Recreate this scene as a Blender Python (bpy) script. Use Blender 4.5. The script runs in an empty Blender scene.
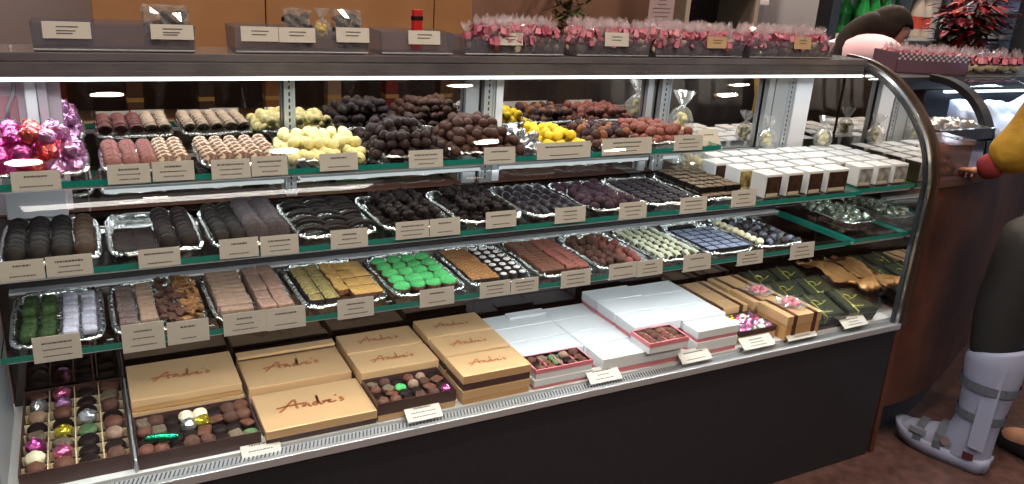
import bpy, bmesh, math, random
from math import sin, cos, pi, radians, hypot
from mathutils import Vector, Matrix, noise
random.seed(7)
R = random.Random(11)
sc = bpy.context.scene
COL = sc.collection

# ------------------------------------------------------------------ camera
YAW, PITCH, ROLL, FPX, H = radians(28.9), radians(18.9), radians(3.9), 809.0, 1.5
FW = Vector((sin(YAW)*cos(PITCH), cos(YAW)*cos(PITCH), -sin(PITCH)))
RT = Vector((cos(YAW), -sin(YAW), 0)); UP = RT.cross(FW)
RT, UP = RT*cos(ROLL)+UP*sin(ROLL), UP*cos(ROLL)-RT*sin(ROLL)
CAM = Vector((0, 0, H))
cd = bpy.data.cameras.new('camera'); cam = bpy.data.objects.new('camera', cd); COL.objects.link(cam)
cd.sensor_width = 36; cd.lens = FPX/1024*36; cd.clip_start = .02
M = Matrix((RT, UP, -FW)).transposed().to_4x4(); M.translation = CAM; cam.matrix_world = M
sc.camera = cam

def at(px, py, ax, v):
    """the point of the place that shows at pixel (px, py) on the plane axis = v"""
    d = FW*FPX + RT*(px-512) - UP*(py-242)
    return CAM + d*((v-CAM[ax])/d[ax])

# ------------------------------------------------------------------ materials
MATS = {}
def mat(name, col, rough=.5, metal=0, spec=.5, coat=0, noise_s=0, col2=None, bump=0, bump_s=60, emit=0, ramp=(.35, .65), detail=4, bump_d=.004, sheen=0):
    if name in MATS: return MATS[name]
    m = bpy.data.materials.new(name); m.use_nodes = True; MATS[name] = m
    nt = m.node_tree; b = nt.nodes['Principled BSDF']
    b.inputs['Base Color'].default_value = (*col, 1); b.inputs['Roughness'].default_value = rough
    b.inputs['Metallic'].default_value = metal; b.inputs['Specular IOR Level'].default_value = spec
    b.inputs['Coat Weight'].default_value = coat; b.inputs['Sheen Weight'].default_value = sheen
    if emit:
        b.inputs['Emission Color'].default_value = (*col, 1); b.inputs['Emission Strength'].default_value = emit
    if noise_s or bump:
        tc = nt.nodes.new('ShaderNodeTexCoord')
    if noise_s:
        n = nt.nodes.new('ShaderNodeTexNoise'); n.inputs['Scale'].default_value = noise_s; n.inputs['Detail'].default_value = detail
        r = nt.nodes.new('ShaderNodeValToRGB'); r.color_ramp.elements[0].color = (*col, 1); r.color_ramp.elements[1].color = (*(col2 or col), 1)
        r.color_ramp.elements[0].position, r.color_ramp.elements[1].position = ramp
        nt.links.new(tc.outputs['Object'], n.inputs['Vector']); nt.links.new(n.outputs['Fac'], r.inputs['Fac'])
        nt.links.new(r.outputs['Color'], b.inputs['Base Color'])
    if bump:
        n2 = nt.nodes.new('ShaderNodeTexNoise'); n2.inputs['Scale'].default_value = bump_s; n2.inputs['Detail'].default_value = 3
        bp = nt.nodes.new('ShaderNodeBump'); bp.inputs['Strength'].default_value = bump; bp.inputs['Distance'].default_value = bump_d
        nt.links.new(tc.outputs['Object'], n2.inputs['Vector']); nt.links.new(n2.outputs['Fac'], bp.inputs['Height'])
        nt.links.new(bp.outputs['Normal'], b.inputs['Normal'])
    return m

def thin_glass(name, tint=(1, 1, 1), ior=1.45, rough=.01, veil=0, veil_col=(1, 1, 1), boost=0):
    """a pane: clear straight through, reflecting more at grazing angles; veil = share of diffuse film"""
    m = bpy.data.materials.new(name); m.use_nodes = True; MATS[name] = m
    nt = m.node_tree; nt.nodes.clear()
    out = nt.nodes.new('ShaderNodeOutputMaterial'); tr = nt.nodes.new('ShaderNodeBsdfTransparent'); gl = nt.nodes.new('ShaderNodeBsdfGlossy')
    tr.inputs['Color'].default_value = (*tint, 1); gl.inputs['Roughness'].default_value = rough
    fr = nt.nodes.new('ShaderNodeFresnel'); geo = nt.nodes.new('ShaderNodeNewGeometry'); mr = nt.nodes.new('ShaderNodeMapRange')   # same reflection from either side of the pane
    mr.inputs['To Min'].default_value = ior; mr.inputs['To Max'].default_value = 1/ior
    nt.links.new(geo.outputs['Backfacing'], mr.inputs['Value']); nt.links.new(mr.outputs['Result'], fr.inputs['IOR'])
    mx = nt.nodes.new('ShaderNodeMixShader')
    base = tr.outputs[0]
    if veil:
        df = nt.nodes.new('ShaderNodeBsdfDiffuse'); df.inputs['Color'].default_value = (*veil_col, 1)
        m0 = nt.nodes.new('ShaderNodeMixShader'); m0.inputs[0].default_value = veil
        nt.links.new(tr.outputs[0], m0.inputs[1]); nt.links.new(df.outputs[0], m0.inputs[2]); base = m0.outputs[0]
    if boost:
        ad = nt.nodes.new('ShaderNodeMath'); ad.operation = 'ADD'; ad.use_clamp = True; ad.inputs[1].default_value = boost
        nt.links.new(fr.outputs[0], ad.inputs[0]); nt.links.new(ad.outputs[0], mx.inputs[0])
    else:
        nt.links.new(fr.outputs[0], mx.inputs[0])
    nt.links.new(base, mx.inputs[1]); nt.links.new(gl.outputs[0], mx.inputs[2])
    nt.links.new(mx.outputs[0], out.inputs['Surface'])
    return m

def glossy(name, col, rough=.0):
    m = bpy.data.materials.new(name); m.use_nodes = True; nt = m.node_tree; nt.nodes.clear(); MATS[name] = m
    out = nt.nodes.new('ShaderNodeOutputMaterial'); gl = nt.nodes.new('ShaderNodeBsdfGlossy')
    gl.inputs['Color'].default_value = (*col, 1); gl.inputs['Roughness'].default_value = rough
    nt.links.new(gl.outputs[0], out.inputs['Surface']); return m

def emitter(name, col, s):
    m = bpy.data.materials.new(name); m.use_nodes = True; nt = m.node_tree; nt.nodes.clear(); MATS[name] = m
    out = nt.nodes.new('ShaderNodeOutputMaterial'); e = nt.nodes.new('ShaderNodeEmission')
    e.inputs['Color'].default_value = (*col, 1); e.inputs['Strength'].default_value = s
    nt.links.new(e.outputs[0], out.inputs['Surface']); return m

def S(r, g, b):
    """sRGB 0-255 to linear"""
    f = lambda v: (v/255/12.92) if v <= 10 else ((v/255+.055)/1.055)**2.4
    return (f(r), f(g), f(b))

# ------------------------------------------------------------------ mesh helpers
def tag(o, label=None, cat=None, group=None, kind=None):
    if label: o['label'] = label
    if cat: o['category'] = cat
    if group: o['group'] = group
    if kind: o['kind'] = kind
    return o

def to_mesh(bm, name, mats, smooth=False):
    me = bpy.data.meshes.new(name); bm.normal_update(); bm.to_mesh(me); bm.free()
    for m in (mats if isinstance(mats, (list, tuple)) else [mats]): me.materials.append(m)
    if smooth:
        for p in me.polygons: p.use_smooth = True
    return me

def link(name, data, parent=None, loc=None, rot=None, scale=None):
    o = bpy.data.objects.new(name, data); COL.objects.link(o)
    if parent is not None: o.parent = parent
    if loc is not None: o.location = loc
    if rot is not None: o.rotation_euler = rot
    if scale is not None: o.scale = scale if hasattr(scale, '__len__') else (scale,)*3
    return o

def empty(name, loc=(0, 0, 0), rz=0, label=None, cat=None, group=None, kind=None):
    o = link(name, None, None, loc, (0, 0, rz)); o.empty_display_size = .02
    return tag(o, label, cat, group, kind)

def add_box(bm, x0, x1, y0, y1, z0, z1, mi=0, mtx=None):
    r = bmesh.ops.create_cube(bm, size=1)
    vs = r['verts']
    for v in vs:
        v.co = Vector(((x0+x1)/2+v.co.x*(x1-x0), (y0+y1)/2+v.co.y*(y1-y0), (z0+z1)/2+v.co.z*(z1-z0)))
        if mtx is not None: v.co = mtx @ v.co
    fs = {f for v in vs for f in v.link_faces}
    for f in fs: f.material_index = mi
    return vs, fs

def bevel(bm, w, seg=2, ang=30):
    es = [e for e in bm.edges if len(e.link_faces) == 2 and e.calc_face_angle(0) > radians(ang)]
    bmesh.ops.bevel(bm, geom=es, offset=w, segments=seg, profile=.5, affect='EDGES')

def box_obj(name, m, b, parent=None, bev=0, seg=2, kind=None):
    bm = bmesh.new(); add_box(bm, *b)
    if bev: bevel(bm, bev, seg)
    o = link(name, to_mesh(bm, name, m), parent)
    if kind: o['kind'] = kind
    return o

def extrude_x(bm, prof, x0, x1, closed=False, mi=0):
    """prof: list of (y, z); swept along x"""
    a = [bm.verts.new((x0, y, z)) for y, z in prof]; b = [bm.verts.new((x1, y, z)) for y, z in prof]
    n = len(prof)
    for i in range(n if closed else n-1):
        j = (i+1) % n
        f = bm.faces.new((a[i], a[j], b[j], b[i])); f.material_index = mi
    if closed:
        bm.faces.new(a[::-1]).material_index = mi; bm.faces.new(b).material_index = mi

def prism(bm, pts, z0, z1, mi=0):
    a = [bm.verts.new((x, y, z0)) for x, y in pts]; b = [bm.verts.new((x, y, z1)) for x, y in pts]
    n = len(pts)
    for i in range(n):
        j = (i+1) % n; bm.faces.new((a[i], a[j], b[j], b[i])).material_index = mi
    bm.faces.new(a[::-1]).material_index = mi; bm.faces.new(b).material_index = mi

def lathe(bm, prof, n=16, c=(0, 0, 0), mi=0, wob=None):
    rings = []
    for k, (r, z) in enumerate(prof):
        ring = []
        for i in range(n):
            a = 2*pi*i/n; rr = r*(wob(k, a) if wob else 1)
            ring.append(bm.verts.new((c[0]+rr*cos(a), c[1]+rr*sin(a), c[2]+z)))
        rings.append(ring)
    for k in range(len(rings)-1):
        for i in range(n):
            j = (i+1) % n
            bm.faces.new((rings[k][i], rings[k][j], rings[k+1][j], rings[k+1][i])).material_index = mi
    return rings

def tube(bm, pts, r, n=8, mi=0, cap=True):
    pts = [Vector(p) for p in pts]; rings = []
    for k, p in enumerate(pts):
        d = (pts[min(k+1, len(pts)-1)] - pts[max(k-1, 0)]).normalized()
        a = d.orthogonal().normalized() if k == 0 else (rings_a - d*rings_a.dot(d)).normalized()
        rings_a = a; b = d.cross(a)
        rr = r[k] if hasattr(r, '__len__') else r
        rings.append([bm.verts.new(p + (a*cos(2*pi*i/n)+b*sin(2*pi*i/n))*rr) for i in range(n)])
    for k in range(len(rings)-1):
        for i in range(n):
            j = (i+1) % n; bm.faces.new((rings[k][i], rings[k][j], rings[k+1][j], rings[k+1][i])).material_index = mi
    if cap:
        bm.faces.new(rings[0][::-1]).material_index = mi; bm.faces.new(rings[-1]).material_index = mi

def sphere(bm, c, r, sub=2, sc3=(1, 1, 1), mi=0, lump=0, ls=1, seed=0, rot=None):
    vs = bmesh.ops.create_icosphere(bm, subdivisions=sub, radius=1)['verts']
    for v in vs:
        p = v.co.copy()
        if lump: p *= 1 + lump*noise.noise(p*ls + Vector((seed*3.1, seed*1.7, seed)))
        p = Vector((p.x*sc3[0], p.y*sc3[1], p.z*sc3[2]))*r
        if rot is not None: p = rot @ p
        v.co = p + Vector(c)
    for f in {f for v in vs for f in v.link_faces}: f.material_index = mi
    return vs

def skin(name, verts, edges, radii, m, parent=None, root=0, sub=2):
    me = bpy.data.meshes.new(name); me.from_pydata([tuple(v) for v in verts], edges, []); me.materials.append(m)
    o = link(name, me, parent)
    md = o.modifiers.new('skin', 'SKIN'); md.use_smooth_shade = True
    for i, sv in enumerate(me.skin_vertices[0].data):
        r = radii[i]; sv.radius = r if hasattr(r, '__len__') else (r, r); sv.use_root = (i == root)
    s = o.modifiers.new('subdivision', 'SUBSURF'); s.levels = sub; s.render_levels = sub
    return o

# ------------------------------------------------------------------ palette
m_black = mat('black_laminate', S(27, 29, 35), .45, noise_s=40, col2=S(32, 34, 40))
m_chrome = mat('brushed_aluminium', (.75, .77, .8), .22, 1)
m_white_metal = mat('white_powder_coat', S(205, 205, 210), .35)
m_alu = mat('pale_aluminium', S(190, 195, 200), .3, .6)
m_dark_metal = mat('dark_glossy_fascia', S(118, 115, 120), .16, .3, noise_s=9, col2=S(96, 93, 98))
m_mirror = glossy('grey_tinted_mirror', (.74, .71, .69), .004)
m_dark_mirror = glossy('dark_glass_back', (.06, .055, .055), .01)
m_pane = thin_glass('clear_glass', (.98, 1, .99), 1.45)
m_shelf_glass = thin_glass('shelf_glass', (.93, .98, .96), 1.45)
m_teal = mat('green_glass_edge', S(26, 128, 116), .12, spec=.8, coat=.6)
m_led = emitter('led_tube', (.95, 1, 1), 3)
m_deck = mat('white_deck_metal', S(200, 202, 204), .35)
m_foil = mat('crinkled_silver_foil', (.82, .84, .85), .16, 1, bump=.8, bump_s=70, bump_d=.006)
m_card = mat('cream_card', S(188, 184, 176), .6)
m_card_top = mat('clear_holder', S(205, 205, 205), .15)
m_ink = mat('dark_ink', S(70, 66, 66), .7)
m_walnut = mat('red_brown_wood', S(84, 50, 38), .6, noise_s=6, col2=S(62, 36, 28), spec=.25)
m_gold = mat('gold_card', S(206, 168, 124), .36, .3, bump=.15, bump_s=300, bump_d=.0004)
m_gold_side = mat('gold_card_edge', S(196, 148, 96), .42, .25)
m_letter = mat('bronze_foil_script', S(186, 108, 62), .3, .5)
m_choc_box = mat('brown_box_card', S(66, 44, 40), .4)
m_white_card = mat('white_card', S(212, 215, 219), .42)
m_pink_card = mat('rose_pink_card', S(205, 120, 130), .5)
m_ribbon = mat('brown_satin_ribbon', S(70, 40, 30), .3)
m_cord = mat('gold_cord', S(200, 190, 90), .3, .5)
m_blackbox = mat('black_gloss_card', S(26, 30, 26), .16, spec=.7, coat=.5)

def choc(name, c, c2=None, rough=.5, ns=120, bump=.4, bs=260, coat=.0, bd=.0015, ramp=(.35, .65)):
    return mat(name, S(*c), rough, noise_s=ns, col2=S(*(c2 or c)), bump=bump, bump_s=bs, coat=coat, bump_d=bd, spec=.16, ramp=ramp)
# ================================================================== the room
def struct(name, m, b):
    o = box_obj(name, m, b); o['kind'] = 'structure'; return o

def floor_mat():
    m = mat('red_brown_floor', S(90, 64, 60), .5, noise_s=26, col2=S(68, 48, 45), bump=.15, bump_s=40)
    return m
struct('floor', floor_mat(), (-3, 8, -3.2, 5.2, -.05, 0))
struct('ceiling', mat('warm_ceiling', S(120, 108, 100), .8), (-3, 8, -3.2, 5.2, 2.9, 2.95))
m_wall = mat('lilac_grey_plaster', S(168, 156, 160), .8, bump=.1, bump_s=30)
m_dim = mat('dark_brown_wall', S(104, 82, 70), .7, noise_s=3, col2=S(86, 66, 58))
struct('wall_back', m_wall, (-3, 8, 5.1, 5.2, 0, 2.9))
struct('wall_left', m_dim, (-3, -2.9, -3.2, 5.1, 0, 2.9))
struct('wall_front', m_dim, (-3, 8, -3.2, -3.1, 0, 2.9))
# the wall at the right has a shop window in it
bm = bmesh.new()
for b in ((7.9, 8, -3.2, -1.4, 0, 2.9), (7.9, 8, 2.2, 5.1, 0, 2.9), (7.9, 8, -1.4, 2.2, 0, .7), (7.9, 8, -1.4, 2.2, 2.6, 2.9)): add_box(bm, *b)
o = link('wall_right', to_mesh(bm, 'wall_right', m_dim)); o['kind'] = 'structure'
win = empty('window_1', (7.95, .4, 1.65), kind='structure')
bm = bmesh.new()
for b in ((-.05, .05, -1.8, -1.74, -.95, .95), (-.05, .05, 1.74, 1.8, -.95, .95), (-.05, .05, -.03, .03, -.95, .95), (-.05, .05, -1.8, 1.8, .89, .95), (-.05, .05, -1.8, 1.8, -.95, -.89)): add_box(bm, *b)
link('frame', to_mesh(bm, 'window_frame', m_black), win)
bm = bmesh.new(); add_box(bm, 0, .012, -1.75, 1.75, -.9, .9)
link('pane', to_mesh(bm, 'window_pane', emitter('daylit_pane', (.60, .76, 1), 1.7)), win)

# wood panelling behind the case: three tall boards
pan = empty('wood_partition', (.75, 3.05, 0), label='tall orange-brown wood partition behind the display case', cat='partition')
m_board = mat('orange_brown_board', S(186, 136, 92), .5, noise_s=4, col2=S(168, 120, 78), bump=.05, bump_s=8)
xs = [at(92, 20, 1, 3.05).x-.75, at(266, 20, 1, 3.05).x-.75, at(434, 20, 1, 3.05).x-.75, at(472, 20, 1, 3.05).x-.75]
for a, b in zip(xs, xs[1:]):
    box_obj('board', m_board, (a+.002, b-.002, 0, .06, 0, 2.4), pan, .003)
x0, x1 = at(474, 20, 1, 3.9).x, at(702, 10, 1, 3.9).x
pt = box_obj('room_divider', mat('terracotta_partition', S(140, 104, 88), .6, noise_s=3, col2=S(124, 90, 76)), (x0-.4, x1, 3.9, 3.98, 0, 2.5), None, .004)
tag(pt, 'terracotta brown room divider behind the pink sweets', 'partition')

# hanging greenery
def leafy(name, c, n, sx, sz, m, leaf, label, cat, stem_m=None, parts=True):
    t = empty(name, c, label=label, cat=cat)
    bm = bmesh.new()
    for i in range(n):
        p = Vector((R.gauss(0, sx), R.gauss(0, sx), R.uniform(-sz, sz)))
        a, e = R.uniform(0, 2*pi), R.uniform(-.6, .9); L = leaf*R.uniform(.7, 1.2)
        d = Vector((cos(a)*cos(e), sin(a)*cos(e), sin(e))); s = d.cross(Vector((0, 0, 1))).normalized()*L*.3
        v = [bm.verts.new(p), bm.verts.new(p+d*L*.45+s), bm.verts.new(p+d*L), bm.verts.new(p+d*L*.45-s+Vector((0, 0, L*.08)))]
        bm.faces.new(v)
    link('foliage', to_mesh(bm, name+'_foliage', m), t)
    if stem_m:
        bm = bmesh.new(); tube(bm, [(0, 0, -sz), (.01, 0, 0), (0, 0, sz*1.4)], .006); link('stem', to_mesh(bm, name+'_stem', stem_m), t)
    return t
g = at(569, 8, 1, 3.7)
leafy('hanging_vine', (g.x, 3.7, g.z+.05), 160, .04, .18, mat('olive_leaf', S(84, 92, 50), .6, noise_s=20, col2=S(60, 70, 34)), .07, 'olive green hanging vine before the terracotta divider', 'plant', m_black)

# menu sign on a stand behind the bins
p = at(661, 12, 1, 2.4)
t = empty('menu_sign', (p.x, 2.4, 1.3), label='tall pale menu sheet standing behind the pink sweets', cat='sign')
bm = bmesh.new(); add_box(bm, -.055, .055, -.002, .002, .0, .24); bevel(bm, .0008, 1)
link('sheet', to_mesh(bm, 'sheet', mat('pale_pink_paper', S(196, 170, 172), .7)), t)
bm = bmesh.new()
for k in range(14):
    w = R.uniform(.015, .04); add_box(bm, -w, w, -.0028, -.002, .225-k*.014, .228-k*.014)
link('print', to_mesh(bm, 'print', mat('grey_print', S(120, 100, 104), .7)), t)
t2 = bmesh.new(); add_box(t2, -.06, .06, -.03, .03, -.35, 0); add_box(t2, -.2, .2, -.15, .15, -1.3, -.35); bevel(t2, .004, 1)
link('plinth', to_mesh(t2, 'plinth', m_black), t)

# dark shelf rack with a pale upright, far behind
p0, p1 = at(688, 10, 1, 3.3), at(757, 10, 1, 3.3)
t = empty('shelf_rack', ((p0.x+p1.x)/2, 3.3, 0), label='dark shelving rack behind the third bin of pink sweets', cat='shelf'); w = (p1.x-p0.x)/2
box_obj('back_board', mat('very_dark_wood', S(34, 28, 26), .5), (-w, w, .28, .30, 0, 2.2), t)
for z in (.5, .9, 1.22, 1.47, 1.8, 2.18): box_obj('shelf', mat('dark_shelf_board', S(60, 42, 34), .5), (-w, w, 0, .28, z, z+.03), t, .003)
for s in (-1, 1): box_obj('upright', mat('pale_upright', S(150, 140, 128), .5), (s*w-.015, s*w+.015, 0, .3, 0, 2.2), t, .003)
for i in range(4):
    b = empty('ribboned_packet', (t.location.x+w+.06+(i%2)*.01, 3.4, 1.38+i*.05), label='red and white ribboned packet stacked beside the dark rack', cat='packet', group='ribboned packets beside the rack')
    box_obj('packet', m_pink_card if i % 2 else m_white_card, (-.06, .06, -.06, .06, 0, .03), b, .006)
    box_obj('ribbon', mat('dark_red', S(120, 30, 34), .5), (-.062, .062, -.01, .01, -.002, .032), b, .002)

# ---- tall white fridge door and drinks fridge at the right rear
pa, pb = at(765, 10, 1, 3.7), at(832, 10, 1, 3.7)
t = empty('white_cabinet', ((pa.x+pb.x)/2, 3.7, 0), label='tall pale lilac cabinet with a dark bracket handle', cat='cabinet'); w = (pb.x-pa.x)/2
box_obj('body', mat('pale_lilac_enamel', S(176, 180, 200), .35), (-w, w, 0, .6, .02, 2.1), t, .01)
bm = bmesh.new(); q = at(798, 6, 1, 3.68); qx, qz = q.x-t.location.x, q.z
tube(bm, [(qx-.05, -.03, qz), (qx+.08, -.03, qz+.01)], .014); tube(bm, [(qx+.02, -.03, qz+.01), (qx+.01, -.03, qz-.10)], .012); tube(bm, [(qx, 0, qz), (qx, -.04, qz)], .016)
link('bracket', to_mesh(bm, 'bracket', m_black), t)

fy = 3.0
pa, pb = at(843, 10, 1, fy), at(946, 10, 1, fy)
fr = empty('drinks_fridge', ((pa.x+pb.x)/2, fy, 0), label='lit drinks fridge with black frame behind the shop worker', cat='fridge'); w = (pb.x-pa.x)/2+.02; cx = fr.location.x
m_fr_in = mat('fridge_liner', S(196, 200, 210), .5)
bm = bmesh.new()
for b in ((-w, w, .5, .53, .1, 2.0), (-w, -w+.02, .05, .5, .1, 2.0), (w-.02, w, .05, .5, .1, 2.0)): add_box(bm, *b)
link('liner', to_mesh(bm, 'liner', m_fr_in), fr)
bm = bmesh.new()
for b in ((-w-.06, -w, 0, .09, 0, 2.1), (w, w+.06, 0, .09, 0, 2.1), (-w, w, 0, .55, 0, .1), (-w, w, 0, .09, 2.0, 2.1)): add_box(bm, *b)
link('cabinet_frame', to_mesh(bm, 'cabinet_frame', m_black), fr)
dm = at(905, 10, 1, fy).x-cx
box_obj('door_post', m_black, (dm-.025, dm+.025, -.01, .03, .1, 2.0), fr, .004)
zs = at(890, 37, 1, fy+.05).z
for z in (zs-.75, zs-.37, zs, zs+.33): box_obj('shelf', mat('wire_shelf_white', S(215, 215, 212), .4), (-w+.02, w-.02, .04, .48, z-.015, z), fr)
box_obj('light_tube', emitter('fridge_tube', (1, .98, .92), 6), (-w+.03, w-.03, .06, .08, 1.96, 1.98), fr)
fl = bpy.data.lights.new('fridge_light', 'AREA'); fl.shape = 'RECTANGLE'; fl.size = .7; fl.size_y = .1; fl.energy = 26; fl.color = (1, .97, .92)
lo = link('fridge_light', fl, None, (cx, fy+.1, 1.94)); 

def bottle(name, m_b, m_c, m_l, h, r, label, group):
    bm = bmesh.new(); lathe(bm, [(0, 0), (r*.9, 0), (r, .01), (r, h*.55), (r*.8, h*.68), (r*.38, h*.86), (r*.36, h*.93)], 14)
    b = to_mesh(bm, name+'_glass', m_b, True)
    bm = bmesh.new(); lathe(bm, [(r*.4, h*.92), (r*.42, h), (0, h)], 12); c = to_mesh(bm, name+'_cap', m_c)
    bm = bmesh.new(); lathe(bm, [(r*1.01, h*.18), (r*1.01, h*.46)], 14); l = to_mesh(bm, name+'_band', m_l)
    def mk(loc):
        t = empty(name, loc, 0, label, 'bottle', group)
        link('body', b, t); link('cap', c, t); link('band', l, t)
    return mk
gb = bottle('green_bottle', mat('green_plastic', S(40, 150, 70), .2), m_white_card, mat('dark_green_band', S(16, 96, 52), .4), .22, .035, 'green drink bottle on the fridge shelf behind the worker', 'green bottles in the fridge')
wb = bottle('milk_bottle', mat('milky_plastic', S(225, 215, 205), .3), mat('red_cap', S(190, 50, 40), .4), mat('coral_band', S(220, 90, 75), .5), .24, .042, 'white drink bottle with coral band in the fridge', 'white and coral bottles in the fridge')
xa, xb = at(855, 30, 1, fy+.15).x, at(888, 30, 1, fy+.15).x
for i in range(4):
    for j in range(2): gb((xa+(xb-xa)*i/3, fy+.12+j*.12, zs+.001))
xa, xb = at(910, 30, 1, fy+.15).x, at(932, 30, 1, fy+.15).x
for i in range(4):
    for j in range(2): wb((xa+(xb-xa)*i/3, fy+.12+j*.12, zs+.001))

# bluish lit shelves at the far right
sy = 3.0
pa, pb = at(996, 20, 1, sy), at(1060, 20, 1, sy)
t = empty('lit_shelf_unit', (pa.x-.03, sy, 0), label='bluish lit shelf unit in the far corner right of the poinsettia', cat='shelf'); w = (pb.x-pa.x)+.1
box_obj('back', mat('cool_grey_back', S(110, 116, 140), .6), (0, w, .3, .32, .3, 2.2), t)
for i, py in enumerate((12, 37, 62)):
    z = at(1005, py, 1, sy).z; box_obj('shelf', mat('pale_blue_shelf', S(190, 200, 220), .4), (0, w, 0, .3, z-.012, z+.012), t, .002)
    for k in range(3):
        q = empty('shelf_carton', (t.location.x+.10+k*.15, sy+.12, z+.013), label='grey-blue carton on the lit corner shelves', cat='carton', group='cartons on the lit corner shelves')
        box_obj('carton', mat('grey_blue_card', S(120, 124, 150), .5), (-.07, .07, -.07, .07, 0, .09+.02*(k % 2)), q, .006)
        box_obj('lid', m_white_card, (-.074, .074, -.074, .074, .088+.02*(k % 2), .1+.02*(k % 2)), q, .004)
ll = bpy.data.lights.new('shelf_light', 'AREA'); ll.shape = 'RECTANGLE'; ll.size = .8; ll.size_y = .2; ll.energy = 6; ll.color = (.7, .82, 1)
link('shelf_light', ll, None, (t.location.x+.4, sy-.1, 2.25), (radians(-25), 0, 0))
box_obj('upright', m_black, (at(1014, 60, 1, 2.9).x-t.location.x, at(1030, 60, 1, 2.9).x-t.location.x+.1, -.15, -.05, 0, 2.6), t, .004)

# merchandise behind the viewer (it shows in the mirror of the case)
gm = empty('gondola_shelf', (.9, -1.85, 0), label='low dark merchandise shelf opposite the display case', cat='shelf')
box_obj('back', m_dim, (-1.6, 1.6, -.02, 0, 0, 1.5), gm)
for z in (.12, .48, .84, 1.2): box_obj('shelf', mat('honey_board', S(150, 118, 88), .5), (-1.6, 1.6, 0, .42, z-.03, z-.001), gm, .003)
cols = [S(120, 40, 38), S(150, 130, 116), S(140, 96, 60), S(60, 46, 40), S(96, 66, 50)]
for k in range(30):
    z = (.12, .48, .84, 1.2)[k % 4]; x = -.6+.1*k; mm = mat('carton_%d' % (k % 5), cols[k % 5], .5)
    q = empty('gift_carton', (x, -1.55, z), label='gift carton on the shelf opposite the case', cat='carton', group='cartons on the opposite shelf')
    hgt = .14+.04*((k*7) % 4)
    box_obj('carton', mm, (-.045, .045, -.05, .05, 0, hgt), q, .004)
    box_obj('band', cols and mat('carton_band', S(190, 160, 90), .4), (-.046, .046, -.051, .051, hgt*.4, hgt*.5), q)
# ================================================================== the display case
DZ, XL, XR = .50, -.85, 2.262
case = empty('display_case', (0, 0, 0), label='long curved-glass chocolate display case with black front', cat='display case')
box_obj('front_panel', m_black, (XL, XR, 1.50, 1.52, .0, .478), case, .002)
bm = bmesh.new(); add_box(bm, XL, XR, 1.52, 2.0, 0, .47); link('cabinet_body', to_mesh(bm, 'cabinet_body', m_black), case)
box_obj('deck', m_deck, (XL, XR, 1.525, 1.90, .478, DZ), case)
box_obj('front_rail', m_alu, (XL, XR, 1.485, 1.497, .474, .494), case, .002)
# hatched vent strip between the glass and the deck
vent = bmesh.new(); add_box(vent, XL, XR, 1.497, 1.5245, .474, .492)
link('vent_strip', to_mesh(vent, 'vent_strip', m_alu), case)
bm = bmesh.new(); x = XL
while x < XR-.02:
    p = [(x, 1.500), (x+.003, 1.500), (x+.010, 1.521), (x+.007, 1.521)]; prism(bm, p, .4921, .4932); x += .0085
link('vent_slot', to_mesh(bm, 'vent_slot', mat('vent_shadow', S(60, 62, 66), .6)), case)
# curved glass
GP = [(1.499, .49), (1.499, .93), (1.505, .98), (1.522, 1.04), (1.545, 1.085), (1.58, 1.13), (1.63, 1.18), (1.69, 1.222), (1.745, 1.248), (1.80, 1.264)]
def smooth(P, k=2):
    for _ in range(k):
        Q = [P[0]]
        for a, b in zip(P, P[1:]): Q += [(a[0]*.75+b[0]*.25, a[1]*.75+b[1]*.25), (a[0]*.25+b[0]*.75, a[1]*.25+b[1]*.75)]
        P = Q+[P[-1]]
    return P
GPs = smooth(GP)
def offset(P, d):
    out = []
    for i, p in enumerate(P):
        a, b = P[max(i-1, 0)], P[min(i+1, len(P)-1)]; t = Vector((b[0]-a[0], b[1]-a[1])).normalized(); out.append((p[0]-t.y*d, p[1]+t.x*d))
    return out
for a, b in ((XL, -.205), (-.195, XR-.004)):
    bm = bmesh.new(); extrude_x(bm, GPs, a, b); link('curved_glass', to_mesh(bm, 'curved_glass', m_pane, True), case)
# divider at the left end of the bay
bm = bmesh.new(); prism(bm, [(-.2, 1.503), (-.19, 1.503), (-.19, 1.86), (-.2, 1.86)], DZ, 1.0); link('bay_divider', to_mesh(bm, 'bay_divider', m_alu), case)
# end frame: chrome band then dark rim
FP = GPs + smooth([(1.80, 1.264), (1.85, 1.270), (1.90, 1.272)])[1:]
def band(name, x0, x1, d0, d1, m, extra=()):
    A = offset(FP, d0); B = offset(FP, d1); bm = bmesh.new()
    A = [(A[0][0], 0 if extra else A[0][1])]+A; B = [(B[0][0], 0 if extra else B[0][1])]+B
    q = [[bm.verts.new((x, *p)) for p in P] for x, P in ((x0, A), (x1, A), (x1, B), (x0, B))]
    for k in range(4):
        u, v = q[k], q[(k+1) % 4]
        for i in range(len(A)-1): bm.faces.new((u[i], u[i+1], v[i+1], v[i]))
    for i in (0, -1): bm.faces.new([w[i] for w in q])
    bmesh.ops.recalc_face_normals(bm, faces=bm.faces); return link(name, to_mesh(bm, name, m), case)
band('end_seal', 2.240, 2.2445, -.014, -.001, m_black)
band('chrome_end_frame', 2.245, 2.262, -.012, .011, m_chrome)
band('end_rim', 2.2625, 2.278, -.012, .020, mat('dark_bronze_rim', S(66, 50, 40), .35, .3))
bm = bmesh.new(); end = offset(FP, -.012); prof = [(1.50, 0)]+end+[(1.90, 0)]
va = [bm.verts.new((2.2785, *p)) for p in prof]; vb = [bm.verts.new((2.300, *p)) for p in prof]
bm.faces.new(va); bm.faces.new(vb[::-1])
for i in range(len(prof)): j = (i+1) % len(prof); bm.faces.new((va[i], vb[i], vb[j], va[j]))
link('end_board', to_mesh(bm, 'end_board', m_walnut), case)
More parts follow.
